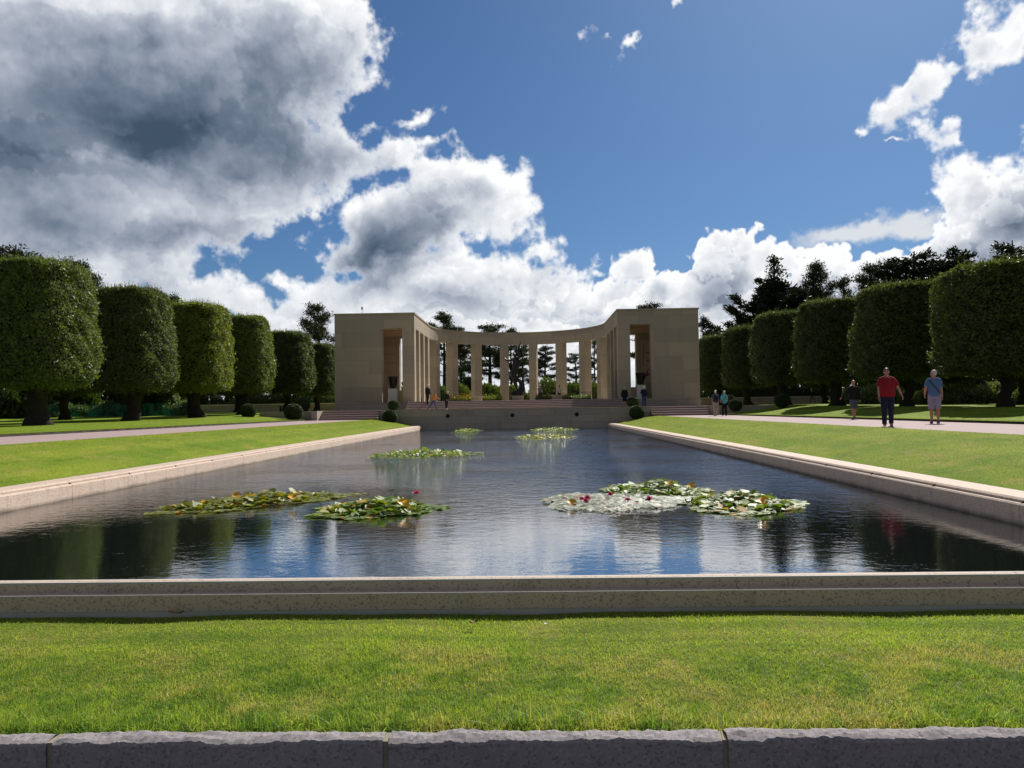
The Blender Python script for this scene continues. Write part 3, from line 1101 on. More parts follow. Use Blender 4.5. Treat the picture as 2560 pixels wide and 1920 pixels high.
for s in (-1, 1):
    # walls of one pavilion
    q = QB()
    OI, OO = 10.42, 12.30                                  # opening in the front and rear walls
    q.box(*sx(s, OO, XO), Y0, Y0 + 0.95, FLOOR_Z, SOFFIT_Z)
    q.box(*sx(s, OO, XO), Y1 - 0.95, Y1, FLOOR_Z, SOFFIT_Z)
    q.box(*sx(s, XO - 0.95, XO), Y0 + 0.95, Y1 - 0.95, FLOOR_Z, SOFFIT_Z)
    q.box(*sx(s, OI, OO), Y1 - 0.95, Y1 - 0.3, FLOOR_Z, FLOOR_Z + 1.32)
    pav = part(q, 'pavilion', M_ashlar, mem)
    pav['label'] = 'pavilion with inscribed wall inside' if s < 0 else 'pavilion with map wall inside'
    # entablature box above the openings and its roof edge
    q = QB()
    q.box(*sx(s, XI, XO), Y0, Y0 + 0.95, SOFFIT_Z, TOP_Z)
    q.box(*sx(s, XI, XO), Y1 - 0.95, Y1, SOFFIT_Z, TOP_Z)
    q.box(*sx(s, XI, XI + 1.12), Y0 + 0.95, Y1 - 0.95, SOFFIT_Z, TOP_Z)
    q.box(*sx(s, XO - 0.95, XO), Y0 + 0.95, Y1 - 0.95, SOFFIT_Z, TOP_Z)
    part(q, 'frieze', M_ashlar, pav)
    q = QB()
    q.box(*sx(s, XI - 0.07, XO + 0.07), Y0 - 0.07, Y1 + 0.07, TOP_Z, TOP_Z + CAP)
    part(q, 'roof', M_ashlar, pav)
    q = QB()
    q.box(*sx(s, XI + 1.12, XO - 0.95), Y0 + 0.95, Y1 - 0.95, SOFFIT_Z + 0.55, SOFFIT_Z + 0.75)
    for k in range(4):
        yb = Y0 + 2.2 + k * 2.05
        q.box(*sx(s, XI + 1.13, XO - 0.96), yb, yb + 0.5, SOFFIT_Z + 0.12, SOFFIT_Z + 0.545)
    part(q, 'ceiling', plain('coffered ceiling with sun bounce tint', (0.46, 0.33, 0.21), 0.8), pav)  # bounced sunlight is put into the warm ceiling colour
    # piers on the court side: two corner piers and two between
    for (a, b) in ((Y0, Y0 + 0.95), (73.0, 73.75), (76.2, 76.95), (Y1 - 0.95, Y1)):
        part(QB().box(*sx(s, XI, 10.42), a, b, FLOOR_Z, SOFFIT_Z), 'pier', M_ashlar, pav)
    # plinth down to the terrace
    q = QB()
    q.box(*sx(s, XI + 0.05, XO + 0.05), Y0 - 0.045, Y1 + 0.05, TERR_Z - 0.3, FLOOR_Z + 0.002)
    part(q, 'plinth', M_terrace, pav)
    # what the inner rear wall carries
    yw = Y1 - 0.95
    if s < 0:
        for k in range(6):
            zt = 8.35 - k * 0.92
            part(QB().box(-14.9, -12.75, yw - 0.03, yw + 0.01, zt - 0.72, zt), 'inscription_panel', M_inscribed, pav)
    else:
        part(QB().box(12.85, 15.2, yw - 0.03, yw + 0.01, 4.1, 8.6), 'map_panel', plain('pale map stone', (0.46, 0.38, 0.28), 0.75), pav)
        for (ax, az, bx, bz, wd) in ((13.3, 4.9, 14.6, 5.1, .09), (13.1, 4.5, 13.6, 5.6, .07), (14.0, 4.4, 14.3, 5.3, .08), (13.3, 6.4, 14.9, 6.3, .03), (13.2, 7.2, 14.9, 7.25, .03), (13.0, 5.9, 13.05, 8.4, .03)):
            q = QB().tube([(ax, yw - 0.036, az), ((ax + bx) / 2, yw - 0.036, (az + bz) / 2 + 0.12), (bx, yw - 0.036, bz)], [(wd, 0.01), (wd * 1.1, 0.01), (wd * 0.3, 0.01)], 6, flat=(0, 0, 1))
            part(q, 'map_mark', M_red, pav)
    if s < 0:
        q = QB().lathe([(0.02, 0), (0.02, 0.45), (0.10, 0.5), (0.11, 0.75), (0.06, 0.78)], 10, c=(-14.35, 71.2, TOP_Z + CAP))
        part(q, 'roof_beacon', plain('white beacon', (0.7, 0.7, 0.68), 0.4), pav)

# curved entablature on eight columns
RI, RO, YC = 9.30, 10.42, 80.6
q, qc = QB(), QB()
n = 72
th = np.linspace(-pi / 2, pi / 2, n + 1)
for (qq, r0, r1, z0, z1) in ((q, RI, RO, SOFFIT_Z + 0.02, TOP_Z), (qc, RI - 0.07, RO + 0.07, TOP_Z, TOP_Z + CAP)):
    V = []
    for r_, z_ in ((r0, z0), (r1, z0), (r1, z1), (r0, z1)):
        V += [(r_ * sin(t), YC + r_ * cos(t), z_) for t in th]
    m_ = n + 1
    F = [(a * m_ + i, ((a + 1) % 4) * m_ + i, ((a + 1) % 4) * m_ + i + 1, a * m_ + i + 1) for a in range(4) for i in range(n)]
    F += [(0, m_, 2 * m_, 3 * m_), (3 * m_ + n, 2 * m_ + n, m_ + n, n)]
    qq.add(V, F)
ent = part(q, 'entablature', M_ashlar, mem)
part(qc, 'cornice', M_ashlar, ent)
for deg in (-70, -50, -30, -10, 10, 30, 50, 70):
    a = R(deg)
    c_, s_ = cos(a), sin(a)
    rm = (RI + RO) / 2
    pts = []
    for (u, v) in ((-0.45, -0.53), (0.45, -0.53), (0.45, 0.53), (-0.45, 0.53)):
        rr = rm + v
        pts.append((rr * s_ + u * c_, YC + rr * c_ - u * s_))
    part(QB().prism(pts, FLOOR_Z, SOFFIT_Z + 0.018), 'column', M_ashlar, mem)
# paved floor of the court
q = QB()
poly = [(-XO, Y0 + 0.0)] + [(-XO, Y1)] + [(11.2 * sin(t), YC + 11.2 * cos(t)) for t in np.linspace(-pi / 2, pi / 2, 32)] + [(XO, Y1), (XO, Y0)]
q.prism([(-9.62, 68.2), (-9.62, 80.6)] + [(11.2 * sin(t), YC + 11.2 * cos(t)) for t in np.linspace(-pi / 2 * 0.97, pi / 2 * 0.97, 32)] + [(9.62, 80.6), (9.62, 68.2)], TERR_Z - 0.2, FLOOR_Z - 0.003)
for s in (-1, 1):
    q.box(*sx(s, 9.63, XO - 0.2), Y0 + 0.2, Y1 - 0.2, TERR_Z, FLOOR_Z - 0.0)
part(q, 'floor', M_flag, mem)

# ------------------------------------------------------------------ urns on their pedestals
M_ped = stone('pale grey pedestal stone', (0.42, 0.40, 0.37), (0.52, 0.50, 0.46), 0)
for s in (-1, 1):
    word = 'in the pavilion with the inscribed wall' if s < 0 else 'in the pavilion with the map wall'
    t = thing('pedestal', 'pale square stone pedestal under the urn ' + word, 'pedestal', (s * 11.36, 70.45, FLOOR_Z))
    o = QB().box(-0.42, 0.42, -0.42, 0.42, 0, 1.26).build('block', M_ped, t)
    bevel(o, 0.015)
    bevel(QB().box(-0.45, 0.45, -0.45, 0.45, 0, 0.16).build('foot', M_ped, t), 0.01)
    u = thing('bronze_urn', 'dark flared bronze urn ' + word, 'urn', (s * 11.36, 70.45, FLOOR_Z + 1.26))
    prof = [(0.0, 0.0), (0.30, 0.0), (0.31, 0.05), (0.26, 0.09), (0.25, 0.14), (0.29, 0.20), (0.32, 0.34), (0.345, 0.55), (0.37, 0.76), (0.41, 0.93), (0.46, 1.03), (0.475, 1.06), (0.47, 1.10), (0.43, 1.10), (0.36, 0.95), (0.0, 0.9)]
    QB().lathe(prof, 28).build('body', M_dark, u, smooth=True)
    q = QB()
    for k in range(18):
        a = k * 2 * pi / 18
        q.tube([(0.30 * cos(a), 0.30 * sin(a), 0.22), (0.35 * cos(a), 0.35 * sin(a), 0.55), (0.40 * cos(a), 0.40 * sin(a), 0.88)], [0.012, 0.014, 0.012], 5)
    q.build('fluting', M_dark, u)
    q = QB()
    th = np.linspace(0, 2 * pi, 29)
    q.tube([(0.335 * cos(a), 0.335 * sin(a), 0.47) for a in th], 0.022, 6, cap=False)
    q.build('band', M_dark, u)

# stone blocks and railings in the court
for (px, py, w, h, lab) in ((1193, 1001, 1.1, 0.62, 'pale stone bench block beside the red flower bed'), (1393, 1000, 1.2, 0.62, 'pale stone bench block under the person in the light shirt')):
    p = at_depth(px, 1000, 79.5)
    t = thing('stone_bench', lab, 'bench', (p.x, 79.5, FLOOR_Z))
    bevel(QB().box(-w / 2, w / 2, -0.3, 0.3, h - 0.16, h).build('seat', M_garden, t), 0.015)
    bevel(QB().box(-w / 2 + 0.1, w / 2 - 0.1, -0.24, 0.24, 0, h - 0.161).build('base', M_garden, t), 0.01)
for (x0, x1, y, lab) in ((-2.2, 3.0, 90.0, 'low dark iron railing behind the statue'), (5.6, 8.6, 86.0, 'low dark iron railing beside the map pavilion court'),):
    t = thing('railing', lab, 'railing', (x0, y, FLOOR_Z))
    QB().box(0, x1 - x0, -0.025, 0.025, 0.98, 1.04).build('handrail', M_dark, t)
    k = int((x1 - x0) / 0.3)
    for i in range(k + 1):
        QB().box(i * (x1 - x0) / k - 0.02, i * (x1 - x0) / k + 0.02, -0.02, 0.02, 0, 0.979).build('baluster', M_dark, t)
# wooden bench against the garden wall, on the netting side
for (bx, by, w, lab) in ((-18.6, 64.0, 2.6, 'dark backless bench beside the pavilion with the inscribed wall'),):
    t = thing('park_bench', lab, 'bench', (bx, by, 1.64))
    QB().box(-w / 2, w / 2, -0.25, 0.25, 0.42, 0.48).build('seat', M_dark, t)
    for i in (-1, 0, 1):
        QB().box(i * w * 0.42 - 0.06, i * w * 0.42 + 0.06, -0.2, 0.2, 0, 0.419).build('leg', M_dark, t)
# ------------------------------------------------------------------ people
def fused(q, name, mat, parent, vox, it=3, loc=None):
    """one continuous skin grown over the shapes in q"""
    me = q.mesh('draft', mat)
    tmp = bpy.data.objects.new('draft', me)
    COL.objects.link(tmp)
    rm = tmp.modifiers.new('remesh', 'REMESH')
    rm.mode = 'VOXEL'
    rm.voxel_size = vox
    rm.use_smooth_shade = True
    sm = tmp.modifiers.new('smooth', 'SMOOTH')
    sm.iterations = it
    sm.factor = 0.5
    dg = bpy.context.evaluated_depsgraph_get()
    new = bpy.data.meshes.new_from_object(tmp.evaluated_get(dg))
    new.name = name
    bpy.data.objects.remove(tmp)
    bpy.data.meshes.remove(me)
    new.materials.clear()
    new.materials.append(mat)
    new.polygons.foreach_set('use_smooth', np.ones(len(new.polygons), bool))
    o = bpy.data.objects.new(name, new)
    COL.objects.link(o)
    o.parent = parent
    return o


def cloth(name, color, rough=0.85):
    m, g, out = material(name)
    tc = g.new('ShaderNodeTexCoord').outputs['Object']
    n = g.noise(tc, 9.0, 4, 0.6)
    c = g.mix(n, [x * 0.78 for x in color], [min(1, x * 1.2) for x in color])
    principled(g, out, c, rough, g.bump(g.noise(g.scaled(tc, (1, 1, 0.6)), 16, 3), 0.5, 0.02), spec=0.2)
    return m


M_skin = plain('skin', (0.40, 0.225, 0.165), 0.55, 0.12, 9.0)
M_skin2 = plain('ruddy skin', (0.42, 0.20, 0.15), 0.5, 0.15, 9.0)
M_eye = plain('dark eye', (0.02, 0.015, 0.012), 0.3)
M_lip = plain('lips', (0.26, 0.09, 0.075), 0.5)
M_grey_hair = plain('grey hair', (0.42, 0.41, 0.40), 0.6, 0.3, 30)
M_white_hair = plain('white hair', (0.68, 0.66, 0.63), 0.55, 0.2, 30)
M_dark_hair = plain('dark brown hair', (0.035, 0.025, 0.02), 0.5, 0.3, 30)


def V3(*a):
    return np.array(a, float)


def person(label, X, Y, Z, H, rz, legs, arms, top, bottom, shoe, hair='short', hair_mat=None, skin=None, girth=1.0, lean=0.0, turn=0.0, nod=0.0, fine=0.010, collar=False, strap=None, group=None):
    """legs: (swing, knee) right and left; arms: (forward, out, elbow, inward); top: (kind, colour); bottom: (kind, colour). Faces -Y before turning"""
    skin = skin or M_skin
    hips = V3(0, 0, 0.92)
    cl, sl_ = cos(lean), sin(lean)

    def up(p):
        p = np.asarray(p, float) - hips
        return V3(p[0], p[1] * cl - p[2] * sl_, p[2] * cl + p[1] * sl_) + hips
    # legs
    L = []
    for sgn, (sw, kn) in zip((-1, 1), legs):
        hp = V3(sgn * 0.082 * (0.8 + 0.2 * girth), 0, 0.90)
        k = hp + V3(sgn * 0.012, -sin(sw) * 0.43, -cos(sw) * 0.43)
        a = k + V3(sgn * 0.004, -sin(sw - kn) * 0.41, -cos(sw - kn) * 0.41)
        L.append((hp, k, a, sw - kn))
    drop = min(a[2] - 0.085 - 0.10 * max(0, -ang) for (_, _, a, ang) in L)
    # arms
    A = []
    for sgn, (fw, ou, el, inw) in zip((-1, 1), arms):
        s = up(V3(sgn * 0.180 * (0.7 + 0.3 * girth), 0.005, 1.395))
        d1 = V3(sgn * sin(ou), -sin(fw) * cos(ou), -cos(fw) * cos(ou))
        o2 = ou - inw
        d2 = V3(sgn * sin(o2), -sin(fw + el) * cos(o2), -cos(fw + el) * cos(o2))
        e = s + d1 * 0.29
        w = e + d2 * 0.25
        A.append((sgn, s, e, w, d1, d2))
    ct, st = cos(turn), sin(turn)

    def head(p):
        p = np.asarray(p, float) - V3(0, 0, 1.52)
        p = V3(p[0], p[1] * cos(nod) - p[2] * sin(nod), p[2] * cos(nod) + p[1] * sin(nod))
        p = V3(p[0] * ct - p[1] * st, p[0] * st + p[1] * ct, p[2])
        return up(p + V3(0, 0, 1.52))
    hr = (lean + nod, 0, turn)

    t = thing('person', label, 'person', (X, Y, Z), rz, group)
    t.scale = (H / 1.80,) * 3
    g = girth
    # body
    q = QB()
    tor = [(0.86, 0.150, 0.105, 0), (0.95, 0.165, 0.118, 0), (1.06, 0.152, 0.118, -0.01 * g), (1.20, 0.160, 0.118, -0.006), (1.33, 0.172, 0.112, 0.0), (1.41, 0.150, 0.092, 0.005), (1.465, 0.075, 0.062, 0.008)]

    def tor_path(grow, z0=0.0, z1=9, soft=1.0):
        P, Rr = [], []
        for (z, rx, ry, y) in tor:
            if z0 <= z <= z1:
                gg = 1 + (g - 1) * (1.0 if z < 1.3 else 0.45)
                P.append(up(V3(0, y - (g - 1) * (0.10 if 1.0 < z < 1.25 else 0.03), z)))
                Rr.append((rx * gg + grow, ry * (1 + (gg - 1) * 1.5) + grow))
        return P, Rr
    P, Rr = tor_path(0)
    q.tube(P, Rr, 20, flat=(1, 0, 0))
    for (hp, k, a, ang) in L:
        q.tube([hp + V3(0, 0, 0.04), hp * 0.55 + k * 0.45, k, k * 0.6 + a * 0.4, a], [0.092 * g ** .5, 0.080 * g ** .5, 0.056, 0.056, 0.037], 12)
        f = V3(0, -cos(ang) if ang < 0 else -1, -sin(-ang) * 0.9 if ang < 0 else 0)
        q.tube([a + V3(0, 0.035, -0.03), a + f * 0.06 + V3(0, 0, -0.045), a + f * 0.15 + V3(0, 0, -0.058)], [(0.035, 0.035), (0.036, 0.04), (0.022, 0.038)], 10, flat=(0, 0, 1))
    for (sgn, s, e, w, d1, d2) in A:
        q.tube([up(V3(sgn * 0.03, 0.012, 1.47)), up(V3(sgn * 0.10, 0.010, 1.43)), s], [0.045, 0.05, 0.05], 10)
        q.tube([s - d1 * 0.01 + V3(-sgn * 0.03, 0, 0.0), s + d1 * 0.06, s * 0.4 + e * 0.6, e, e * 0.6 + w * 0.4, w], [0.060, 0.056 * g ** .4, 0.047 * g ** .4, 0.040, 0.040, 0.027], 12)
        fr = V3(0, -1, 0) - d2 * np.dot(V3(0, -1, 0), d2)
        fr = fr / (np.linalg.norm(fr) + 1e-6)
        inn = np.cross(d2, fr) * (1 if np.cross(d2, fr)[0] * sgn < 0 else -1)
        q.tube([w - d2 * 0.01, w + d2 * 0.04, w + d2 * 0.09], [(0.026, 0.018), (0.040, 0.016), (0.038, 0.013)], 10, flat=fr)
        for k, (off, ln) in enumerate(((0.028, 0.070), (0.010, 0.080), (-0.009, 0.074), (-0.027, 0.058))):
            b = w + d2 * 0.082 + fr * off
            c1 = 0.25 + 0.07 * k
            p1 = b + (d2 * cos(c1) + inn * sin(c1)) * ln * 0.5
            p2 = p1 + (d2 * cos(c1 * 2.6) + inn * sin(c1 * 2.6)) * ln * 0.5
            q.tube([b, p1, p2], [0.0098, 0.0092, 0.0072], 8)
        b = w + d2 * 0.025 + fr * 0.03
        q.tube([b, b + fr * 0.028 + d2 * 0.025, b + fr * 0.036 + d2 * 0.06 + inn * 0.012], [0.0125, 0.0108, 0.0082], 8)
    q.tube([up(V3(0, 0.015, 1.43)), head((0, 0.008, 1.50)), head((0, 0.0, 1.575))], [0.066 * g ** .5, 0.058 * g ** .5, 0.055], 14)
    q.ball(head((0, 0.008, 1.648)), (0.077, 0.097, 0.102), 18, 12, tilt=hr)
    q.ball(head((0, -0.030, 1.585)), (0.058 * g ** .35, 0.066, 0.068), 14, 10, tilt=hr)
    q.ball(head((0, -0.052, 1.545)), (0.032, 0.036, 0.028), 10, 8, tilt=hr)
    q.tube([head((0, -0.086, 1.655)), head((0, -0.100, 1.63)), head((0, -0.112, 1.605)), head((0, -0.092, 1.598))], [0.010, 0.012, 0.016, 0.011], 8)
    for sgn in (-1, 1):
        q.ball(head((sgn * 0.080, 0.012, 1.625)), (0.011, 0.021, 0.033), 10, 8, tilt=hr)
        q.ball(head((sgn * 0.033, -0.084, 1.668)), (0.024, 0.012, 0.008), 8, 6, tilt=hr)
    for v in q.V:
        v[:, 2] -= drop
    fused(q, 'body', skin, t, fine, 2)

    def sub(name, q, mat, vox=None, it=3, parent=t):
        for v in q.V:
            v[:, 2] -= drop
        return fused(q, name, mat, parent, vox, it) if vox else q.build(name, mat, parent, True)
    # face
    for sgn in (-1, 1):
        sub('eye', QB().ball(head((sgn * 0.033, -0.087, 1.650)), (0.015, 0.010, 0.0075), 10, 6, tilt=hr), M_eye)
    sub('mouth', QB().ball(head((0, -0.094, 1.572)), (0.026, 0.008, 0.006), 10, 6, tilt=hr), M_lip)
    # hair
    if hair == 'short':
        sub('hair', QB().ball(head((0, 0.018, 1.672)), (0.084, 0.097, 0.088), 18, 12, tilt=hr).ball(head((0, 0.035, 1.630)), (0.078, 0.068, 0.066), 14, 9, tilt=hr), hair_mat or M_grey_hair, 0.012, 1)
    elif hair == 'full':
        sub('hair', QB().ball(head((0, 0.020, 1.680)), (0.100, 0.112, 0.100), 18, 12, tilt=hr).ball(head((0, 0.055, 1.61)), (0.092, 0.075, 0.085), 14, 9, tilt=hr), hair_mat or M_grey_hair, 0.012, 2)
    elif hair == 'fringe':
        sub('hair', QB().ball(head((0, 0.040, 1.618)), (0.081, 0.075, 0.050), 16, 10, tilt=hr), hair_mat or M_grey_hair, 0.010, 1)
    # top
    kind, mat = top
    q = QB()
    grow = 0.020 if kind != 'jacket' else 0.034
    P, Rr = tor_path(grow, 0.84 if kind != 'jacket' else 0.80)
    q.tube(P[:-1] + [P[-1] * 0.75 + P[-2] * 0.25], [(a * (1.07 if i < 2 and kind == 'jacket' else 1), b) for i, (a, b) in enumerate(Rr[:-1])] + [(Rr[-1][0] * 1.05, Rr[-1][1] * 1.1)], 22, flat=(1, 0, 0))
    for (sgn, s, e, w, d1, d2) in A:
        q.tube([up(V3(sgn * 0.045, 0.012, 1.468)), up(V3(sgn * 0.11, 0.010, 1.436)), s + V3(0, 0, 0.004)], [(0.050, 0.060), (0.060, 0.066), (0.064, 0.066)], 12)
        if kind == 'jacket':
            q.tube([s - d1 * 0.01 + V3(-sgn * 0.05, 0, 0.0), s + d1 * 0.05, s * 0.4 + e * 0.6, e, e * 0.5 + w * 0.5, w + d2 * 0.01], [0.084, 0.080, 0.068, 0.060, 0.052, 0.044], 12)
        else:
            q.tube([s - d1 * 0.01 + V3(-sgn * 0.05, 0, 0.0), s + d1 * 0.05, s + d1 * 0.13, s + d1 * 0.21], [0.068 * g ** .3, 0.067 * g ** .3, 0.066 * g ** .3, 0.067 * g ** .3], 12)
    if collar:
        q.tube([up(V3(0, 0.012, 1.455)), up(V3(0, 0.012, 1.495))], [(0.082, 0.074), (0.072, 0.066)], 16)
    sub({'jacket': 'jacket', 'shirt': 'shirt', 'sweater': 'sweater'}[kind], q, mat, fine * 1.15, 4)
    # bottom
    kind, mat = bottom
    q = QB()
    P, Rr = tor_path(0.016, 0.0, 1.0)
    q.tube([P[0] - V3(0, 0, 0.03)] + P, [(Rr[0][0] * 0.95, Rr[0][1])] + Rr, 20, flat=(1, 0, 0))
    for (hp, k, a, ang) in L:
        if kind == 'trousers':
            q.tube([hp + V3(0, 0, 0.05), hp * 0.55 + k * 0.45, k, k * 0.55 + a * 0.45, a + V3(0, 0.0, 0.0), a + (a - k) * 0.09], [0.108 * g ** .5, 0.100 * g ** .5, 0.082, 0.075, 0.068, 0.070], 14)
        else:
            q.tube([hp + V3(0, 0, 0.05), hp * 0.55 + k * 0.45, hp * 0.06 + k * 0.94, k + (k - hp) * 0.03], [0.110 * g ** .5, 0.108 * g ** .5, 0.098, 0.096], 14)
    sub('trousers' if kind == 'trousers' else 'shorts', q, mat, fine * 1.15, 3)
    # shoes
    for (hp, k, a, ang) in L:
        tl = max(0, -ang) * 0.9
        f = V3(0, -cos(tl), -sin(tl))
        n_ = V3(0, -sin(tl), cos(tl))
        q = QB().tube([a - f * 0.05 - n_ * 0.04, a - f * 0.02 - n_ * 0.035, a + f * 0.06 - n_ * 0.048, a + f * 0.14 - n_ * 0.062, a + f * 0.19 - n_ * 0.068],
                      [(0.030, 0.030), (0.048, 0.043), (0.040, 0.046), (0.026, 0.048), (0.012, 0.030)], 12, flat=tuple(n_))
        q.tube([a - f * 0.07 - n_ * 0.074, a + f * 0.06 - n_ * 0.076, a + f * 0.195 - n_ * 0.078], [(0.010, 0.036), (0.010, 0.044), (0.010, 0.030)], 10, flat=tuple(n_))
        sub('shoe', q, shoe, 0.009, 2)
    if strap is not None:
        pts = []
        for th in np.linspace(0, 2 * pi, 25):
            z = 1.20 + 0.24 * sin(th)
            w_, d_ = np.interp(z, [x[0] for x in tor], [x[1] for x in tor]) + 0.030, np.interp(z, [x[0] for x in tor], [x[2] for x in tor]) + 0.032
            pts.append(up(V3(strap * w_ * 0.92 * sin(th), -d_ * cos(th) * (1 + (g - 1)), z)))
        sub('shoulder_strap', QB().tube(pts, (0.010, 0.014), 6, cap=False) if False else QB().tube(pts, [0.013] * 25, 6, cap=False), M_dark)
    t['_drop'] = drop
    return t, A, drop, up


WALK = ((0.34, 0.08), (-0.30, 0.28))
WALK2 = ((-0.22, 0.25), (0.28, 0.06))
STAND = ((0.03, 0.02), (-0.03, 0.04))
HANG = ((0.05, 0.12, 0.18, 0.05), (-0.05, 0.12, 0.18, 0.05))
K_black, K_navy, K_red = cloth('black cloth', (0.012, 0.012, 0.014)), cloth('navy cloth', (0.015, 0.020, 0.045)), cloth('dark red polo cloth', (0.24, 0.012, 0.022))
K_blue, K_denim, K_beige = cloth('mid blue jersey', (0.085, 0.155, 0.30)), cloth('blue denim', (0.055, 0.085, 0.17)), cloth('beige cotton', (0.44, 0.36, 0.29))
K_lav, K_turq, K_orange = cloth('greyish lilac cotton', (0.27, 0.25, 0.33)), cloth('turquoise cotton', (0.10, 0.42, 0.50)), cloth('tan orange cloth', (0.42, 0.19, 0.055))
K_slate, K_white, K_light = cloth('slate blue cloth', (0.075, 0.09, 0.12)), cloth('white leather', (0.75, 0.74, 0.72), 0.5), cloth('pale grey cotton', (0.52, 0.50, 0.48))
K_shoe, K_blueshoe, K_brown = cloth('dark shoe leather', (0.025, 0.02, 0.02), 0.5), cloth('blue canvas shoe', (0.055, 0.055, 0.13)), cloth('brown leather', (0.10, 0.055, 0.035), 0.6)


def on_path(px, Y):
    p = at_depth(px, 1060, Y)
    return p.x, Y, PATH_Z - 0.012 * abs((abs(p.x) - 13.4) / 2.5) ** 2 + 0.003


# man in the red polo shirt, walking towards the camera
X, Y, Z = on_path(2220, 23.0)
t, A, dr, _u = person('man in dark red polo shirt and navy trousers walking with a phone in hand', X, Y, Z, 1.74, -0.36, ((0.13, 0.04), (-0.10, 0.22)),
                      ((0.10, 0.10, 0.22, 0.06), (-0.10, 0.42, 0.30, 0.05)), ('shirt', K_red), ('trousers', K_navy), K_brown, 'short', M_dark_hair, M_skin2, 1.28, 0.0, 0.0, 0.0, 0.0085, True)
sgn, s_, e_, w_, d1, d2 = A[0]
hp_ = (w_ + d2 * 0.10 - V3(0, 0, dr)) * (1.74 / 1.80)
rz_ = -0.36
ph = bevel(QB().box(-0.005, 0.005, -0.038, 0.038, -0.075, 0.075).build('phone', plain('grey phone shell', (0.20, 0.20, 0.23), 0.25)), 0.004)
ph.location = (X + (hp_[0] + 0.034) * cos(rz_) - hp_[1] * sin(rz_), Y + (hp_[0] + 0.034) * sin(rz_) + hp_[1] * cos(rz_), Z + hp_[2] - 0.01)
ph.rotation_euler = (0.3, 0.1, rz_)
tag(ph, 'grey phone held by the man in the dark red shirt', 'phone')

X, Y, Z = on_path(2338, 25.3)
person('man in blue T-shirt and lilac shorts with a cross strap, seen from behind', X, Y, Z, 1.76, pi - 0.35, ((0.02, 0.02), (0.03, 0.05)), ((0.12, 0.10, 0.10, 0.0), (-0.30, 0.28, 0.95, 0.25)),
       ('shirt', K_blue), ('shorts', K_lav), K_blueshoe, 'short', M_grey_hair, M_skin2, 1.10, 0.0, 0.95, 0.0, 0.0085, False, 1)
X, Y, Z = on_path(2136, 34.3)
person('bald man in black jacket and grey shorts walking away on the path', X, Y, Z, 1.75, pi + 0.1, ((0.20, 0.05), (-0.12, 0.15)), ((-0.05, 0.20, 0.15, 0.05), (0.30, 0.50, 0.35, 0.0)),
       ('jacket', K_black), ('shorts', K_slate), K_blueshoe, 'none', M_grey_hair, M_skin2, 1.15)
X, Y, Z = on_path(1790, 52.0)
person('white-haired visitor in grey-blue top and beige trousers carrying a backpack', X, Y, Z, 1.74, pi + 0.05, ((0.14, 0.03), (-0.10, 0.10)), HANG, ('shirt', K_slate), ('trousers', K_beige), K_brown, 'short', M_white_hair, None, 1.0)
bp = thing('backpack', 'dark navy backpack on the visitor in beige trousers', 'backpack', (X, Y, Z), pi + 0.05)
fused(QB().ball((0, 0.20, 1.20), (0.155, 0.095, 0.21), 16, 10).ball((0, 0.27, 1.12), (0.115, 0.055, 0.11), 12, 8), 'bag', K_navy, bp, 0.012)
for sg in (-1, 1):
    QB().tube([(sg * 0.10, 0.19, 1.36), (sg * 0.115, 0.06, 1.475), (sg * 0.12, -0.10, 1.42), (sg * 0.14, -0.135, 1.25), (sg * 0.16, -0.02, 1.08), (sg * 0.13, 0.16, 1.06)], 0.016, 6).build('shoulder_strap', K_black, bp, True)
X, Y, Z = on_path(1812, 51.5)
person('woman in turquoise top and black trousers with a cross strap beside the backpack wearer', X, Y, Z, 1.67, pi - 0.1, ((-0.08, 0.10), (0.14, 0.03)), ((0.1, 0.18, 0.9, 0.3), (0.2, 0.18, 0.8, 0.2)), ('sweater', K_turq), ('trousers', K_black), K_shoe, 'full', M_grey_hair, None, 1.0, 0.0, 0.0, 0.0, 0.010, False, -1)

p = at_depth(1556, 1000, 66.0)
person('visitor in black jacket and dark shorts on the terrace before the map pavilion pier', p.x, 64.4, TERR_Z, 1.72, pi + 0.1, STAND, ((0.05, 0.22, 0.15, 0.05), (0.0, 0.22, 0.15, 0.05)), ('jacket', K_black), ('shorts', K_navy), K_brown, 'short', M_grey_hair, None, 1.15)
p = at_depth(1610, 1000, 64.4)
person('white-haired visitor in navy jacket and blue jeans facing the map pavilion', p.x, 64.4, TERR_Z, 1.74, pi - 0.2, ((0.10, 0.03), (-0.08, 0.1)), ((0.1, 0.15, 0.3, 0.1), (0.3, 0.25, 1.5, 0.3)), ('jacket', K_navy), ('trousers', K_denim), K_shoe, 'short', M_white_hair, None, 1.0)
p = at_depth(1055, 1000, 76.0)
person('small slate-clad visitor between the piers of the inscribed pavilion', p.x, 74.9, FLOOR_Z, 1.45, pi / 2 + 0.5, WALK2, HANG, ('shirt', K_slate), ('trousers', K_denim), K_shoe, 'short', M_dark_hair, None, 0.95, 0.0, 0.0, 0.0, 0.012)
p = at_depth(1069, 1000, 67.3)
person('tall man in black jacket and pale cap standing on the long steps', p.x, 67.3, TERR_Z + 0.148 * 3 + 0.002, 1.80, 0.9, ((0.16, 0.05), (-0.10, 0.16)), ((0.0, 0.24, 0.2, 0.1), (0.1, 0.2, 0.25, 0.05)), ('jacket', K_black), ('trousers', K_black), K_shoe, 'short', M_white_hair, None, 1.1, 0.05, 0.3, 0.35)
p = at_depth(1083, 1020, 63.6)
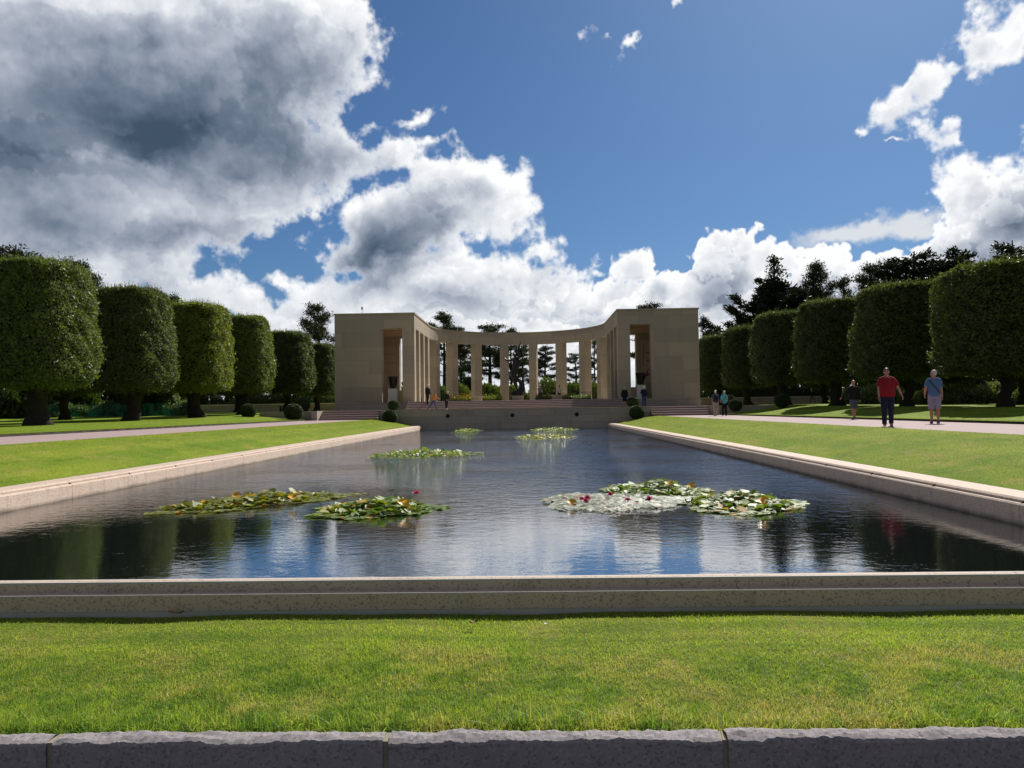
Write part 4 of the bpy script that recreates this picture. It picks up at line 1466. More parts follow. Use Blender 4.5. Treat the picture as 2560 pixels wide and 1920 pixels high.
person('man in tan orange jacket and jeans hurrying across the terrace', p.x, 63.6, TERR_Z, 1.66, pi / 2 - 0.1, ((0.50, 0.12), (-0.42, 0.34)), ((0.25, 0.15, 0.4, 0.0), (0.55, 0.1, 0.55, 0.0)), ('jacket', K_orange), ('trousers', K_denim), K_shoe, 'short', M_dark_hair, None, 1.0, 0.32, 0.0, 0.25)
p = at_depth(1116, 1020, 65.3)
person('visitor in black with white shoes looking down at the foot of the long steps', p.x, 65.4, TERR_Z, 1.62, 0.8, ((0.10, 0.05), (-0.06, 0.25)), ((0.15, 0.16, 0.5, 0.2), (0.2, 0.14, 0.6, 0.2)), ('jacket', K_black), ('trousers', K_black), K_white, 'short', M_grey_hair, None, 1.08, 0.20, 0.0, 0.55)
p = at_depth(1350, 1000, 78.0)
person('visitor in dark clothes with pale scarf standing by the first column past the statue', p.x, 78.0, FLOOR_Z, 1.62, pi - 0.4, STAND, ((0.1, 0.2, 0.9, 0.3), (0.1, 0.14, 0.2, 0.1)), ('shirt', K_slate), ('trousers', K_black), K_shoe, 'short', M_dark_hair, None, 1.0, fine=0.012)
p = at_depth(1398, 990, 81.0)
person('visitor in pale top behind the stone block in the court', p.x, 80.6, FLOOR_Z, 1.66, pi + 0.5, STAND, HANG, ('sweater', K_light), ('trousers', K_black), K_shoe, 'short', M_dark_hair, None, 1.0, fine=0.012, strap=1)
p = at_depth(1385, 1000, 80.2)
person('small child in dark clothes beside the visitor in the pale top', p.x, 80.4, FLOOR_Z, 1.12, pi, STAND, HANG, ('shirt', K_navy), ('trousers', K_black), K_shoe, 'full', M_grey_hair, None, 1.05, fine=0.012)
p = at_depth(2031, 1005, 79.0)
person('dark figure walking in the shade behind the leaning oak trunk', p.x, 79.0, 1.70, 1.58, -pi / 2, WALK, ((0.3, 0.1, 0.4, 0), (-0.25, 0.1, 0.3, 0)), ('jacket', K_black), ('trousers', K_slate), K_shoe, 'short', M_dark_hair, None, 1.0, 0.15, fine=0.012)

# ------------------------------------------------------------------ the bronze statue
M_bronze = plain('dark statue bronze', (0.030, 0.029, 0.030), 0.34, 0.35, 2.2, metal=0.75, spec=0.6)
sy = 85.0
pb = at_depth(1294.5, 1000, sy)
SCL = sy / F_PX / 3.24                                     # metres for one point of the enlarged photograph


def sp(x, y, d=0.0):
    """outline points read off the photograph, at the statue's own distance; d = metres towards the viewer"""
    return V3((x - 620) * SCL * 1.0 * (F_PX / F_PX) * 0.3906 * 1.0, -d, 0) if False else V3((x - 620) / 8.294 * sy / F_PX, -d, (1330 - y) / 8.294 * sy / F_PX)


st = thing('bronze_statue', 'tall dark bronze statue of a youth rising from waves with one arm raised', 'statue', (pb.x, sy, FLOOR_Z + 0.72))
q = QB()
# legs trailing down together, hips, torso arching back, neck
q.tube([sp(600, 1195), sp(580, 1120), sp(552, 1030), sp(535, 950), sp(545, 890)], [(0.09, 0.09), (0.16, 0.15), (0.23, 0.21), (0.29, 0.25), (0.32, 0.27)], 12)
q.tube([sp(612, 1160, .12), sp(585, 1060, .16), sp(560, 960, .12), sp(560, 900, .04)], [0.08, 0.14, 0.20, 0.24], 12)
q.tube([sp(545, 900), sp(562, 820), sp(585, 740), sp(602, 660), sp(612, 590), sp(606, 552)], [(0.34, 0.27), (0.35, 0.26), (0.34, 0.26), (0.40, 0.28), (0.41, 0.25), (0.18, 0.15)], 16, flat=(1, 0, 0))
q.tube([sp(606, 560), sp(590, 525)], [0.13, 0.11], 10)
q.ball(sp(572, 498), (0.155, 0.19, 0.215), 14, 10, tilt=(0, -0.35, 0))
q.ball(sp(560, 478), (0.15, 0.17, 0.15), 12, 8)
q.ball(sp(556, 512, 0.16), (0.035, 0.05, 0.05), 8, 6)
# raised arm
q.tube([sp(636, 590), sp(652, 520), sp(655, 440), sp(658, 360), sp(668, 290), sp(684, 255)], [0.17, 0.145, 0.12, 0.115, 0.095, 0.06], 12)
q.tube([sp(684, 258), sp(692, 238)], [(0.05, 0.085), (0.04, 0.09)], 10)
for k, (dx, ln) in enumerate(((-9, 26), (-3, 34), (3, 38), (9, 30))):
    q.tube([sp(692 + dx * .6, 240, (k - 1.5) * 0.03), sp(697 + dx * .5, 222, (k - 1.5) * 0.035), sp(703 + dx * .4, 240 - ln, (k - 1.5) * 0.04)], [0.030, 0.027, 0.020], 8)
q.tube([sp(690, 245, 0.06), sp(704, 232, 0.09)], [0.032, 0.024], 8)
# arm held out to the side
q.tube([sp(570, 600), sp(520, 597), sp(460, 602), sp(405, 600), sp(380, 575), sp(350, 552)], [0.15, 0.14, 0.115, 0.11, 0.095, 0.062], 12)
for k in range(4):
    q.tube([sp(352, 554, (k - 1.5) * 0.03), sp(330, 543 + k * 2, (k - 1.5) * 0.04), sp(308 + k * 3, 538 + k * 4, (k - 1.5) * 0.05)], [0.032, 0.028, 0.020], 8)
q.tube([sp(352, 550, 0.05), sp(338, 530, 0.08)], [0.032, 0.022], 8)
fused(q, 'figure', M_bronze, st, 0.022, 3)
q = QB()
q.tube([sp(545, 960, -0.05), sp(600, 985, -0.05), sp(655, 1020, 0), sp(690, 1080, 0.02), sp(692, 1160, 0.03), sp(676, 1240, 0.03), sp(672, 1335, 0)], [0.10, 0.15, 0.20, 0.22, 0.24, 0.30, 0.42], 12)
q.tube([sp(610, 1195, 0), sp(640, 1250, 0), sp(640, 1335, 0)], [0.10, 0.24, 0.42], 12)
q.tube([sp(655, 1290, .1), sp(700, 1245, .1), sp(718, 1262, .1), sp(712, 1290, .1)], [0.22, 0.13, 0.07, 0.03], 10)
q.tube([sp(640, 1300, .15), sp(570, 1255, .15), sp(530, 1262, .1), sp(505, 1290, .1), sp(440, 1300, .1)], [0.28, 0.20, 0.14, 0.10, 0.03], 10)
q.ball(sp(610, 1325), (0.78, 0.5, 0.22), 18, 8)
fused(q, 'wave_base', M_bronze, st, 0.03, 3)
pd = thing('statue_pedestal', 'low square stone pedestal under the bronze statue', 'pedestal', (pb.x, sy, FLOOR_Z))
bevel(QB().box(-0.72, 0.72, -0.62, 0.62, 0.0, 0.18).build('foot', M_terrace, pd), 0.02)
bevel(QB().box(-0.62, 0.62, -0.52, 0.52, 0.181, 0.70).build('block', M_terrace, pd), 0.02)
# ------------------------------------------------------------------ foliage materials
def foliage(name, a, b, rough=0.38, trans=0.28, spec=0.5, tint=True):
    m, g, out = material(name)
    rnd = g.island()
    P = g.place()
    n = g.noise(P, 0.9, 3, 0.6)
    n_ = g.step(g.noise(P, 2.6, 4, 0.65), 0.3, 0.7)
    c = g.mix(g.m('MULTIPLY_ADD', rnd, 0.42, g.m('MULTIPLY', n_, 0.58)), a, b)
    if tint:
        oc = g.new('ShaderNodeObjectInfo').outputs['Color']
        c = g.mul(1.0, c, oc)
    p = principled(g, None, c, g.line(rnd, 0, 1, rough * 0.75, rough * 1.4), spec=spec)
    t = g.new('ShaderNodeBsdfTranslucent')
    g.put(t.inputs['Color'], g.mul(1.0, c, (1.5, 1.5, 0.7)))
    mx = g.new('ShaderNodeMixShader')
    mx.inputs[0].default_value = trans
    g.nt.links.new(p, mx.inputs[1])
    g.nt.links.new(t.outputs[0], mx.inputs[2])
    g.nt.links.new(mx.outputs[0], out)
    return m


M_oak = foliage('evergreen oak leaves', (0.034, 0.054, 0.014), (0.135, 0.168, 0.048), 0.55, 0.36, 0.45)
M_pine = foliage('pine needles', (0.022, 0.038, 0.014), (0.060, 0.082, 0.028), 0.5, 0.10, 0.3)
M_cyp = foliage('cypress sprays', (0.014, 0.026, 0.011), (0.034, 0.046, 0.018), 0.5, 0.10, 0.3)
M_box = foliage('clipped box leaves', (0.020, 0.044, 0.012), (0.062, 0.095, 0.026), 0.45, 0.15, 0.35)
M_shrub = foliage('shrub leaves', (0.055, 0.095, 0.022), (0.125, 0.165, 0.045), 0.42, 0.30)
M_vari = foliage('pale shrub leaves', (0.075, 0.105, 0.050), (0.26, 0.29, 0.17), 0.35, 0.3)
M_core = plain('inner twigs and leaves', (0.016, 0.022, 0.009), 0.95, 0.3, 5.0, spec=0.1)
M_bark = plain('dark fissured bark', (0.036, 0.029, 0.022), 0.95, 0.45, 7.0, bump=0.8, spec=0.15)
M_bark2 = plain('pine bark', (0.050, 0.038, 0.032), 0.95, 0.4, 5.0, bump=0.6, spec=0.15)


def unit(a):
    return a / (np.linalg.norm(a, axis=-1, keepdims=True) + 1e-9)


def lumps(seed, k=9, lo=0.8, hi=3.6):
    r = np.random.default_rng(seed)
    A = unit(r.normal(size=(k, 3)))
    fr = r.uniform(lo, hi, k)
    ph = r.uniform(0, 6.28, k)

    def f(P):
        return sum(np.sin(P @ A[i] * fr[i] + ph[i]) / (1 + (fr[i] - lo) * 0.35) for i in range(k)) / k * 2.2
    return f


PROF = [(0.0, 0.78), (0.05, 0.95), (0.12, 1.0), (0.3, 1.0), (0.6, 0.955), (0.85, 0.895), (0.95, 0.865), (0.985, 0.82), (1.0, 0.75)]


def squarish(th):
    """plan of a crown clipped to a rounded square"""
    return (np.abs(np.cos(th)) ** 5 + np.abs(np.sin(th)) ** 5) ** -0.2


def oak_crown(seed, Rr=2.14, zb=1.9, zt=7.7, n=72000, shoots=900):
    r = np.random.default_rng(seed)
    lf = lumps(seed)
    tuft = lumps(seed + 50, 14, 5.0, 11.0)
    H = zt - zb
    pr = lambda t: np.interp(t, [p[0] for p in PROF], [p[1] for p in PROF])
    # sides
    ns, ntp, nb = int(n * 0.74), int(n * 0.19), int(n * 0.07)
    t = r.random(ns)
    th = r.uniform(0, 2 * pi, ns)
    dirs = np.stack([np.cos(th), np.sin(th), np.zeros(ns)], 1)
    sq = squarish(th)
    flat_n = unit(np.stack([np.sign(np.cos(th)) * np.abs(np.cos(th)) ** 3, np.sign(np.sin(th)) * np.abs(np.sin(th)) ** 3, np.zeros(ns)], 1))
    Psurf = dirs * Rr + np.stack([0 * th, 0 * th, zb + t * H], 1)
    rad = Rr * pr(t) * sq + lf(Psurf) * 0.20 - np.abs(r.normal(0, 0.18, ns)) + 0.08 + 0.10 * np.sin(th * 11 + t * 17 + seed) * np.sin(t * 29 + th * 5) + (r.random(ns) > 0.95) * r.uniform(0.03, 0.26, ns)
    tv = tuft(Psurf)
    rad = rad + 0.20 * tv
    C1 = dirs * rad[:, None]
    C1[:, 2] = zb + t * H + lf(Psurf * 1.3) * 0.05
    keep = (tv > -0.25) | (r.random(ns) < 0.55)
    C1, flat_n = C1[keep], flat_n[keep]
    ns = len(C1)
    N1 = unit(flat_n + 0.6 * r.normal(size=(ns, 3)) + np.array([0, 0, 0.25]))
    # top
    th = r.uniform(0, 2 * pi, ntp)
    rr = Rr * 0.84 * np.sqrt(r.random(ntp)) * squarish(th)
    C2 = np.stack([rr * np.cos(th), rr * np.sin(th), np.zeros(ntp)], 1)
    C2[:, 2] = zt - 0.22 * (rr / (Rr * 0.9)) ** 6 + lf(C2 * 1.5) * 0.16 - np.abs(r.normal(0, 0.12, ntp)) + 0.05
    N2 = unit(np.array([0, 0, 1.0]) + 0.7 * r.normal(size=(ntp, 3)))
    # underside
    th = r.uniform(0, 2 * pi, nb)
    rr = Rr * 0.92 * np.sqrt(r.random(nb)) * squarish(th)
    C3 = np.stack([rr * np.cos(th), rr * np.sin(th), zb - 0.15 + 0.35 * rr / Rr + r.normal(0, 0.12, nb)], 1)
    N3 = unit(np.array([0, 0, -1.0]) + 0.9 * r.normal(size=(nb, 3)))
    C = np.concatenate([C1, C2, C3])
    N = np.concatenate([N1, N2, N3])
    D = unit(np.cross(N, unit(r.normal(size=N.shape))) + 0.35 * N + np.array([0, 0, 0.15]))
    L = r.uniform(0.07, 0.16, len(C)) * (1 + 0.5 * (r.random(len(C)) > 0.9))
    q = QB()
    q.cards(C, D, N, L, L * r.uniform(0.42, 0.62, len(C)), 0.06)
    # upright new shoots along the clipped top
    th = r.uniform(0, 2 * pi, shoots)
    rr = Rr * 0.82 * np.sqrt(r.random(shoots)) * squarish(th)
    hh = np.abs(r.normal(0.08, 0.20, shoots))
    for i in range(12):
        k = i / 11
        P = np.stack([rr * np.cos(th), rr * np.sin(th), zt - 0.2 * (rr / (Rr * .9)) ** 6 - 0.05 + hh * k], 1) + r.normal(0, 0.012, (shoots, 3))
        Dn = unit(np.array([0, 0, 1.0]) + 0.75 * r.normal(size=(shoots, 3)))
        q.cards(P, Dn, unit(r.normal(size=(shoots, 3))), r.uniform(0.06, 0.11, shoots), r.uniform(0.025, 0.045, shoots))
    # opaque inside
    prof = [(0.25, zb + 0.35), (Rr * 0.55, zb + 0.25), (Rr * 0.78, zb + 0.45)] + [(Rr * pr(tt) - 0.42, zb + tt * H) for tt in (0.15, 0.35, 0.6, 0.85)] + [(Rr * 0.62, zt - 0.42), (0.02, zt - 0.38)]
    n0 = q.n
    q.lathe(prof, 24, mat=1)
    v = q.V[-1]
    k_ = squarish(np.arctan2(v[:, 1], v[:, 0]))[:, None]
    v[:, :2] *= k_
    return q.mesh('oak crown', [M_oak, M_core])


def oak_trunk(seed, h=2.5, r0=0.40, lean=0.25, forks=5, spread=1.4):
    r = np.random.default_rng(seed)
    q = QB()
    a = r.uniform(0, 6.28)
    P = [np.array([cos(a) * lean * k * (1 - 0.6 * k), sin(a) * lean * k * (1 - 0.6 * k), h * 0.72 * k]) + (r.normal(0, 0.05, 3) if 0 < k else 0) for k in np.linspace(0, 1, 8)]
    P[0][2] = -0.15
    rad = [r0 * 1.75, r0 * 1.25, r0 * 1.05, r0 * 0.98, r0 * 0.95, r0 * 0.98, r0 * 1.02, r0 * 0.85]
    q.tube(P, rad, 14)
    for k in range(forks):
        b = 2 * pi * k / forks + r.uniform(-0.4, 0.4)
        e = np.array([cos(b) * spread * r.uniform(0.7, 1.1), sin(b) * spread * r.uniform(0.7, 1.1), h + r.uniform(0.2, 1.0)])
        s = P[r.integers(4, 8)] * 1.0
        mid = (s + e) / 2 + np.array([cos(b) * 0.1, sin(b) * 0.1, -0.12])
        q.tube([s, mid * 0.5 + s * 0.5, mid, e], [r0 * 0.55, r0 * 0.42, r0 * 0.33, r0 * 0.2], 8)
    # burrs
    for k in range(4):
        b = r.uniform(0, 6.28)
        i = r.integers(1, 6)
        q.ball(P[i] + np.array([cos(b), sin(b), 0]) * r0 * 0.72, r0 * r.uniform(0.3, 0.5), 8, 6)
    return q.mesh('oak trunk', M_bark, True)


CROWNS = [oak_crown(100 + i) for i in range(4)]
TRUNKS = [oak_trunk(200 + i, r0=(0.44, 0.36, 0.42, 0.30)[i], lean=(0.1, 0.5, 0.3, 0.35)[i]) for i in range(4)]


def clipped_oak(X, Y, h, label, var, rz, tint, width=1.0, trunk=None, group=None, lift=1.0):
    z = float(outer_z(X, Y))
    t = thing('clipped_oak', label, 'tree', (X, Y, z), rz, group)
    c = bpy.data.objects.new('crown', CROWNS[var % 4])
    COL.objects.link(c)
    c.parent = t
    c.rotation_euler = (0, 0, (var % 4) * pi / 2 - rz + 0.06 * sin(Y * 3.0))
    c.scale = (width, width, h / 7.75 * lift)
    c.color = (*[v * (1.22 if -25 < X < -20 else 0.95) for v in tint], 1)  # front left row lightened: its sunlit sides are put into the leaf colour
    k = bpy.data.objects.new('trunk', TRUNKS[(trunk if trunk is not None else var) % 4])
    COL.objects.link(k)
    k.parent = t
    k.scale = (h / 7.75,) * 3
    return t


GL = 'clipped oaks along the path without walkers'
GR = 'clipped oaks along the path with walkers'
left_row = [  # Y, height, label, tint, width, trunk
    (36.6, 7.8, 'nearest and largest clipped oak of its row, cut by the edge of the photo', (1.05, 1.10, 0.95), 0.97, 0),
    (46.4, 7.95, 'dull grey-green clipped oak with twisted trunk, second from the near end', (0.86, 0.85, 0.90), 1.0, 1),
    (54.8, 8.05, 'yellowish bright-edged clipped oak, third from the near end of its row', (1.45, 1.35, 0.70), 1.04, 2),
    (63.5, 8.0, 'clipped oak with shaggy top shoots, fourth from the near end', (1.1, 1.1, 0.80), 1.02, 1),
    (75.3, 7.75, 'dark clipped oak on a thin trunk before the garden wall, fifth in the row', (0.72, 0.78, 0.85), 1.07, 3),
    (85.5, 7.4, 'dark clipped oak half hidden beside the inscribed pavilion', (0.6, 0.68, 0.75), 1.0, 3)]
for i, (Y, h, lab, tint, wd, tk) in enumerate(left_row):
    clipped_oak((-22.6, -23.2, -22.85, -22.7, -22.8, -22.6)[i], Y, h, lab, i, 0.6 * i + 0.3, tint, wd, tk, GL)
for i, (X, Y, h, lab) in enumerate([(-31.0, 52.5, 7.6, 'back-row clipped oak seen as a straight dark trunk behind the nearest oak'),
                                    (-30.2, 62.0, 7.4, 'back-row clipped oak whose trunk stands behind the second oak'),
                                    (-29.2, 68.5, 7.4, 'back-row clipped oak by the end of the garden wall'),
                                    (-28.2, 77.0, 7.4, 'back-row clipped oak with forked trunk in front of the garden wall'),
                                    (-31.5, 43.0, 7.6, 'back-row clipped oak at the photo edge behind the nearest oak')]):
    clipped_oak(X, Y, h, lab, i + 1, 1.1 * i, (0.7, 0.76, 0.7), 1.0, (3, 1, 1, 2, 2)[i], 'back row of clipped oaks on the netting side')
right_row = [
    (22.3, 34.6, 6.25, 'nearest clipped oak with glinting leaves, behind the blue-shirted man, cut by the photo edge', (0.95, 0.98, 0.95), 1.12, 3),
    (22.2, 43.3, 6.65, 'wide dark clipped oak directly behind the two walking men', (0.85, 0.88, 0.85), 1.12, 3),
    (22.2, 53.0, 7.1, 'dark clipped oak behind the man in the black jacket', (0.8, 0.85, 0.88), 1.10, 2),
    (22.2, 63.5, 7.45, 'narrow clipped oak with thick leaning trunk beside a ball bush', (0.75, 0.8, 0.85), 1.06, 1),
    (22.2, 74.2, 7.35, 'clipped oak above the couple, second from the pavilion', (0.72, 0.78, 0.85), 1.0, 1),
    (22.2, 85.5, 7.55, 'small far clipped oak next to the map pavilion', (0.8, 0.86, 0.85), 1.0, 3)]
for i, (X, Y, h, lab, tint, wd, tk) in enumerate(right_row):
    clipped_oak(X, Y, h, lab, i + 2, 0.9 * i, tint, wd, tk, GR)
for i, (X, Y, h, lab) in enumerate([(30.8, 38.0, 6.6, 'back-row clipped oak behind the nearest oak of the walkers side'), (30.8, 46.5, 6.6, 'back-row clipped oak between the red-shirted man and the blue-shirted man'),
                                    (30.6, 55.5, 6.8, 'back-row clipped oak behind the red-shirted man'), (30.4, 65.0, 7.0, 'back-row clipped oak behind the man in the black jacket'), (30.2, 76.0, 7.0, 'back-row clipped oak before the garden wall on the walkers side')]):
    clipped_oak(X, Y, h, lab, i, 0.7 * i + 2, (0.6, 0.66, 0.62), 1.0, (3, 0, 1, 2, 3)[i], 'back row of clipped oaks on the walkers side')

# ------------------------------------------------------------------ ball bushes
_ball = {}


def ball_mesh(kind):
    if kind in _ball:
        return _ball[kind]
    r = np.random.default_rng(17 if kind == 'ball' else 18)
    n = 15000
    d = unit(r.normal(size=(n, 3)))
    if kind == 'ball':
        rad = np.ones(n)
        sc = np.array([1.0, 1.0, 0.93])
    else:                                                   # bowl: flat rounded top, tapering foot
        rad = np.where(d[:, 2] < 0, 1 - 0.32 * np.clip(-d[:, 2], 0, 1) ** 1.4, 1 - 0.12 * d[:, 2])
        sc = np.array([1.0, 1.0, 0.76])
    lf = lumps(5)
    C = d * (rad * (0.97 + 0.02 * lf(d * 2)) - np.abs(r.normal(0, 0.025, n)))[:, None] * sc
    N = unit(d + 0.7 * r.normal(size=(n, 3)))
    D = unit(np.cross(N, r.normal(size=(n, 3))) + 0.4 * d)
    q = QB()
    q.cards(C, D, N, r.uniform(0.045, 0.085, n), r.uniform(0.03, 0.05, n), 0.05)
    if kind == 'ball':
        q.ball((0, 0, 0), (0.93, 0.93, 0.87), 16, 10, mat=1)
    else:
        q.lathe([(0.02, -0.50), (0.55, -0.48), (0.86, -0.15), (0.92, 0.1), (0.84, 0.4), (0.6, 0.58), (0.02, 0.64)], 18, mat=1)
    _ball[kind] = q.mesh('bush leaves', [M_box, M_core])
    return _ball[kind]


def ball_bush(X, Y, z, rad, label, kind='ball', grp='clipped ball bushes'):
    o = bpy.data.objects.new('ball_bush' if kind == 'ball' else 'bowl_bush', ball_mesh(kind))
    COL.objects.link(o)
    o.scale = (rad, rad, rad * (1.0 if kind == 'ball' else 1.4))
    o.location = (X, Y, z + rad * (0.86 if kind == 'ball' else 0.7))
    o.rotation_euler = (0, 0, X)
    o.color = (1, 1, 1, 1)
    return tag(o, label, 'bush', grp)


def bush_at(px, pyb, Y, wpx, z, label, kind='ball'):
    p = at_depth(px, pyb, Y)
    ball_bush(p.x, Y, z, wpx / 2 * Y / F_PX, label, kind, 'clipped ball bushes' if kind == 'ball' else 'bowl-shaped bushes on the terrace')


bush_at(975, 1066, 58.0, 38, 0.66, 'clipped ball bush against the retaining wall, on the side of the orange jacket')
bush_at(1593, 1053, 58.0, 39, 0.70, 'clipped ball bush against the retaining wall at the corner nearer the walkers')
bush_at(984, 1024, 61.5, 30, TERR_Z, 'bowl-shaped bush on the terrace below the urn with the inscribed wall', 'bowl')
bush_at(1582, 1016, 61.5, 31, TERR_Z, 'bowl-shaped bush on the terrace between two visitors', 'bowl')
bush_at(621, 1044, 57.0, 40, 1.22, 'clipped ball bush standing apart on the lawn near the oak trunks')
bush_at(734, 1052, 57.2, 47, 1.0, 'clipped ball bush at the foot of the low cheek wall')
bush_at(756, 1028, 63.5, 38, TERR_Z, 'clipped ball bush on the terrace behind the low cheek wall')
bush_at(1839, 1034, 57.0, 34, 1.22, 'clipped ball bush on the lawn beside the couple')
bush_at(1824, 1012, 64.0, 30, TERR_Z, 'clipped ball bush peeping out behind the turquoise top')
bush_at(1956, 1021, 55.5, 39, 1.46, 'clipped ball bush on the lawn beside the thick leaning oak trunk')


# ------------------------------------------------------------------ tall evergreens behind
def needles(q, C, r, n, L, flat=0.5, up=0.6, mat=0, dirs=None, rg=None):
    """a tuft cloud of needle cards round each centre"""
    k = len(C)
    P = np.repeat(C, n, 0) + rg.normal(size=(k * n, 3)) * np.array([r, r, r * flat])
    D = unit(rg.normal(size=(k * n, 3)) + np.array([0, 0, up]) + (np.repeat(dirs, n, 0) if dirs is not None else 0))
    N = unit(rg.normal(size=(k * n, 3)) + np.array([0, 0, 0.5]))
    l = L * rg.uniform(0.6, 1.3, k * n)
    q.cards(P, D, N, l, l * rg.uniform(0.26, 0.42, k * n), 0.05, mat)


def pine_meshes(seed, H=13.0, Rc=3.2, base=0.35, limbs=26, dense=1.0, flat=0.30, droop=0.0, bend=0.3, tilt=(0.05, 0.5)):
    """open pine: layered pads of needles on near-level limbs"""
    r = np.random.default_rng(seed)
    qt, qc = QB(), QB()
    a = r.uniform(0, 6.28)
    ks = np.linspace(0, 1, 12)
    path = np.stack([np.cos(a) * bend * np.sin(ks * 2.6), np.sin(a) * bend * np.sin(ks * 2.6), H * 0.97 * ks], 1)
    rad0 = 0.022 * H
    qt.tube(path, [rad0 * (1.25 - 0.25 * min(1, k * 8)) * (1 - 0.85 * k) + 0.02 for k in ks], 9)
    for i in range(limbs):
        if r.random() < 0.14:
            continue
        f = base + (1 - base) * ((i + r.random()) / limbs) ** 0.85
        s = np.array([np.interp(f, ks, path[:, j]) for j in range(3)])
        b = i * 2.4 + r.uniform(-0.5, 0.5)
        g = (f - base) / (1 - base)
        ln = Rc * (1.05 * (1 - g) ** 0.62 * (0.45 + 0.55 * min(1, g * 5 + 0.35)) + 0.12) * r.uniform(0.4, 1.3)
        el = r.uniform(*tilt) - droop * (1 - g)
        d = np.array([cos(b) * cos(el), sin(b) * cos(el), sin(el)])
        pts = [s + d * ln * k + np.array([0, 0, 0.10 * ln * k * k]) + r.normal(0, 0.04, 3) * ln * (k > 0) for k in (0, 0.35, 0.7, 1.0)]
        qt.tube(pts, [rad0 * 0.34 * (1 - g * 0.6), rad0 * 0.24 * (1 - g * .6), rad0 * 0.14, 0.012], 5, cap=False)
        m = max(3, int(5.5 * ln * dense))
        kk = r.uniform(0.38, 1.05, m)
        C = np.array([np.array([np.interp(k, (0, 0.35, 0.7, 1.05), [p[j] for p in pts]) for j in range(3)]) for k in kk])
        side = np.cross(d, (0, 0, 1))
        C = C + side * (r.normal(0, 0.16, m) * ln)[:, None] + np.array([0, 0, 1]) * np.abs(r.normal(0.05, 0.12, m))[:, None]
        needles(qc, C, 0.26, int(26 * dense), 0.26, flat * 1.2, 0.7, rg=r)
    C = path[-1] + r.normal(size=(6, 3)) * np.array([0.3, 0.3, 0.25])
    needles(qc, C, 0.25, 30, 0.26, 0.8, 0.8, rg=r)
    return qc.mesh('pine needles', M_pine), qt.mesh('pine trunk', M_bark2, True)


def cypress_meshes(seed, H=17.0, Rc=6.0, limbs=60, flat=False):
    """Monterey cypress: dense dark sprays on limbs that reach up and out to ragged points"""
    r = np.random.default_rng(seed)
    qt, qc = QB(), QB()
    qt.tube([(0, 0, -0.3), (0.1, 0, H * 0.3), (-0.1, 0.1, H * 0.6), (0, 0, H * 0.95)], [0.55, 0.42, 0.28, 0.04], 10)
    for i in range(limbs):
        g = ((i + r.random()) / limbs)
        f = 0.12 + 0.85 * g
        b = i * 2.4 + r.uniform(-0.4, 0.4)
        if flat:
            ln = Rc * (0.55 + 0.5 * sin(pi * min(1, g * 1.15 + 0.12))) * r.uniform(0.6, 1.1) * (1.0 if g < 0.9 else 0.5)
            el = r.uniform(-0.02, 0.28)
        else:
            ln = Rc * (1.08 * (1 - g) ** 0.8 + 0.16) * r.uniform(0.55, 1.3)
            el = r.uniform(0.30, 0.70) + 0.5 * g
        d = np.array([cos(b) * cos(el), sin(b) * cos(el), sin(el)])
        s = np.array([0, 0, H * (f * 0.80 if not flat else f * 0.93)])
        ks = (0, 0.4, 0.75, 1.0)
        pts = [s + d * ln * k + np.array([0, 0, (0.16 if not flat else 0.05) * ln * k * k]) + r.normal(0, 0.03, 3) * ln * (k > 0) for k in ks]
        qt.tube(pts, [0.13 * (1.1 - g), 0.09, 0.05, 0.01], 5, cap=False)
        m = int(13 * ln)
        kk = r.uniform(0.22, 1.02, m)
        w = (1.06 - kk) * (0.26 if not flat else 0.36) + 0.04
        C = np.stack([np.interp(kk, ks, [p[j] for p in pts]) for j in range(3)], 1)
        C += r.normal(size=(m, 3)) * (w * (0.9 if not flat else 1.5))[:, None] * np.array([1, 1, 0.55 if not flat else 0.30])
        needles(qc, C, 0.17, 17, 0.36, 0.7, 0.5, dirs=np.repeat(d[None] * 1.3, m, 0), rg=r)
    if not flat:
        C = np.array([[0, 0, H * k] for k in np.linspace(0.6, 1.0, 60)]) + r.normal(size=(60, 3)) * np.array([0.5, 0.5, 0.2]) * np.linspace(1.3, 0.15, 60)[:, None]
        needles(qc, C, 0.2, 24, 0.36, 0.9, 1.6, rg=r)
    return qc.mesh('cypress sprays', M_cyp), qt.mesh('cypress trunk', M_bark2, True)


def evergreen(name, label, meshes, X, Y, scale, rz=0.0, group=None, z=None, wide=1.0):
    t = thing(name, label, 'tree', (X, Y, float(outer_z(X, Y)) if z is None else z), rz, group)
    for n_, me in zip(('crown', 'trunk'), meshes):
        o = bpy.data.objects.new(n_, me)
        COL.objects.link(o)
        o.parent = t
        o.scale = (scale * wide, scale * wide, scale)
        o.color = (1, 1, 1, 1)
    return t


PINES = [pine_meshes(31, 13, 3.2, 0.36, 30, 1.6), pine_meshes(32, 13, 3.7, 0.30, 34, 1.7, 0.32), pine_meshes(33, 13, 2.9, 0.36, 30, 1.4, bend=0.9),
         pine_meshes(34, 13, 3.4, 0.12, 40, 1.6, 0.6, tilt=(0.2, 0.9)), pine_meshes(35, 13, 2.2, 0.25, 30, 1.5, 0.5, bend=0.2)]
CYPS = [cypress_meshes(41, 17, 5.6, 92), cypress_meshes(42, 16, 6.0, 58, True), cypress_meshes(43, 16, 6.6, 54, True)]


def tall(name, label, px, pytop, Y, meshes, H, rz, group, wide=1.0, zb=1.6):
    p = at_depth(px, pytop, Y)
    evergreen(name, label, meshes, p.x, Y, (p.z - zb) / H, rz, group, zb, wide)


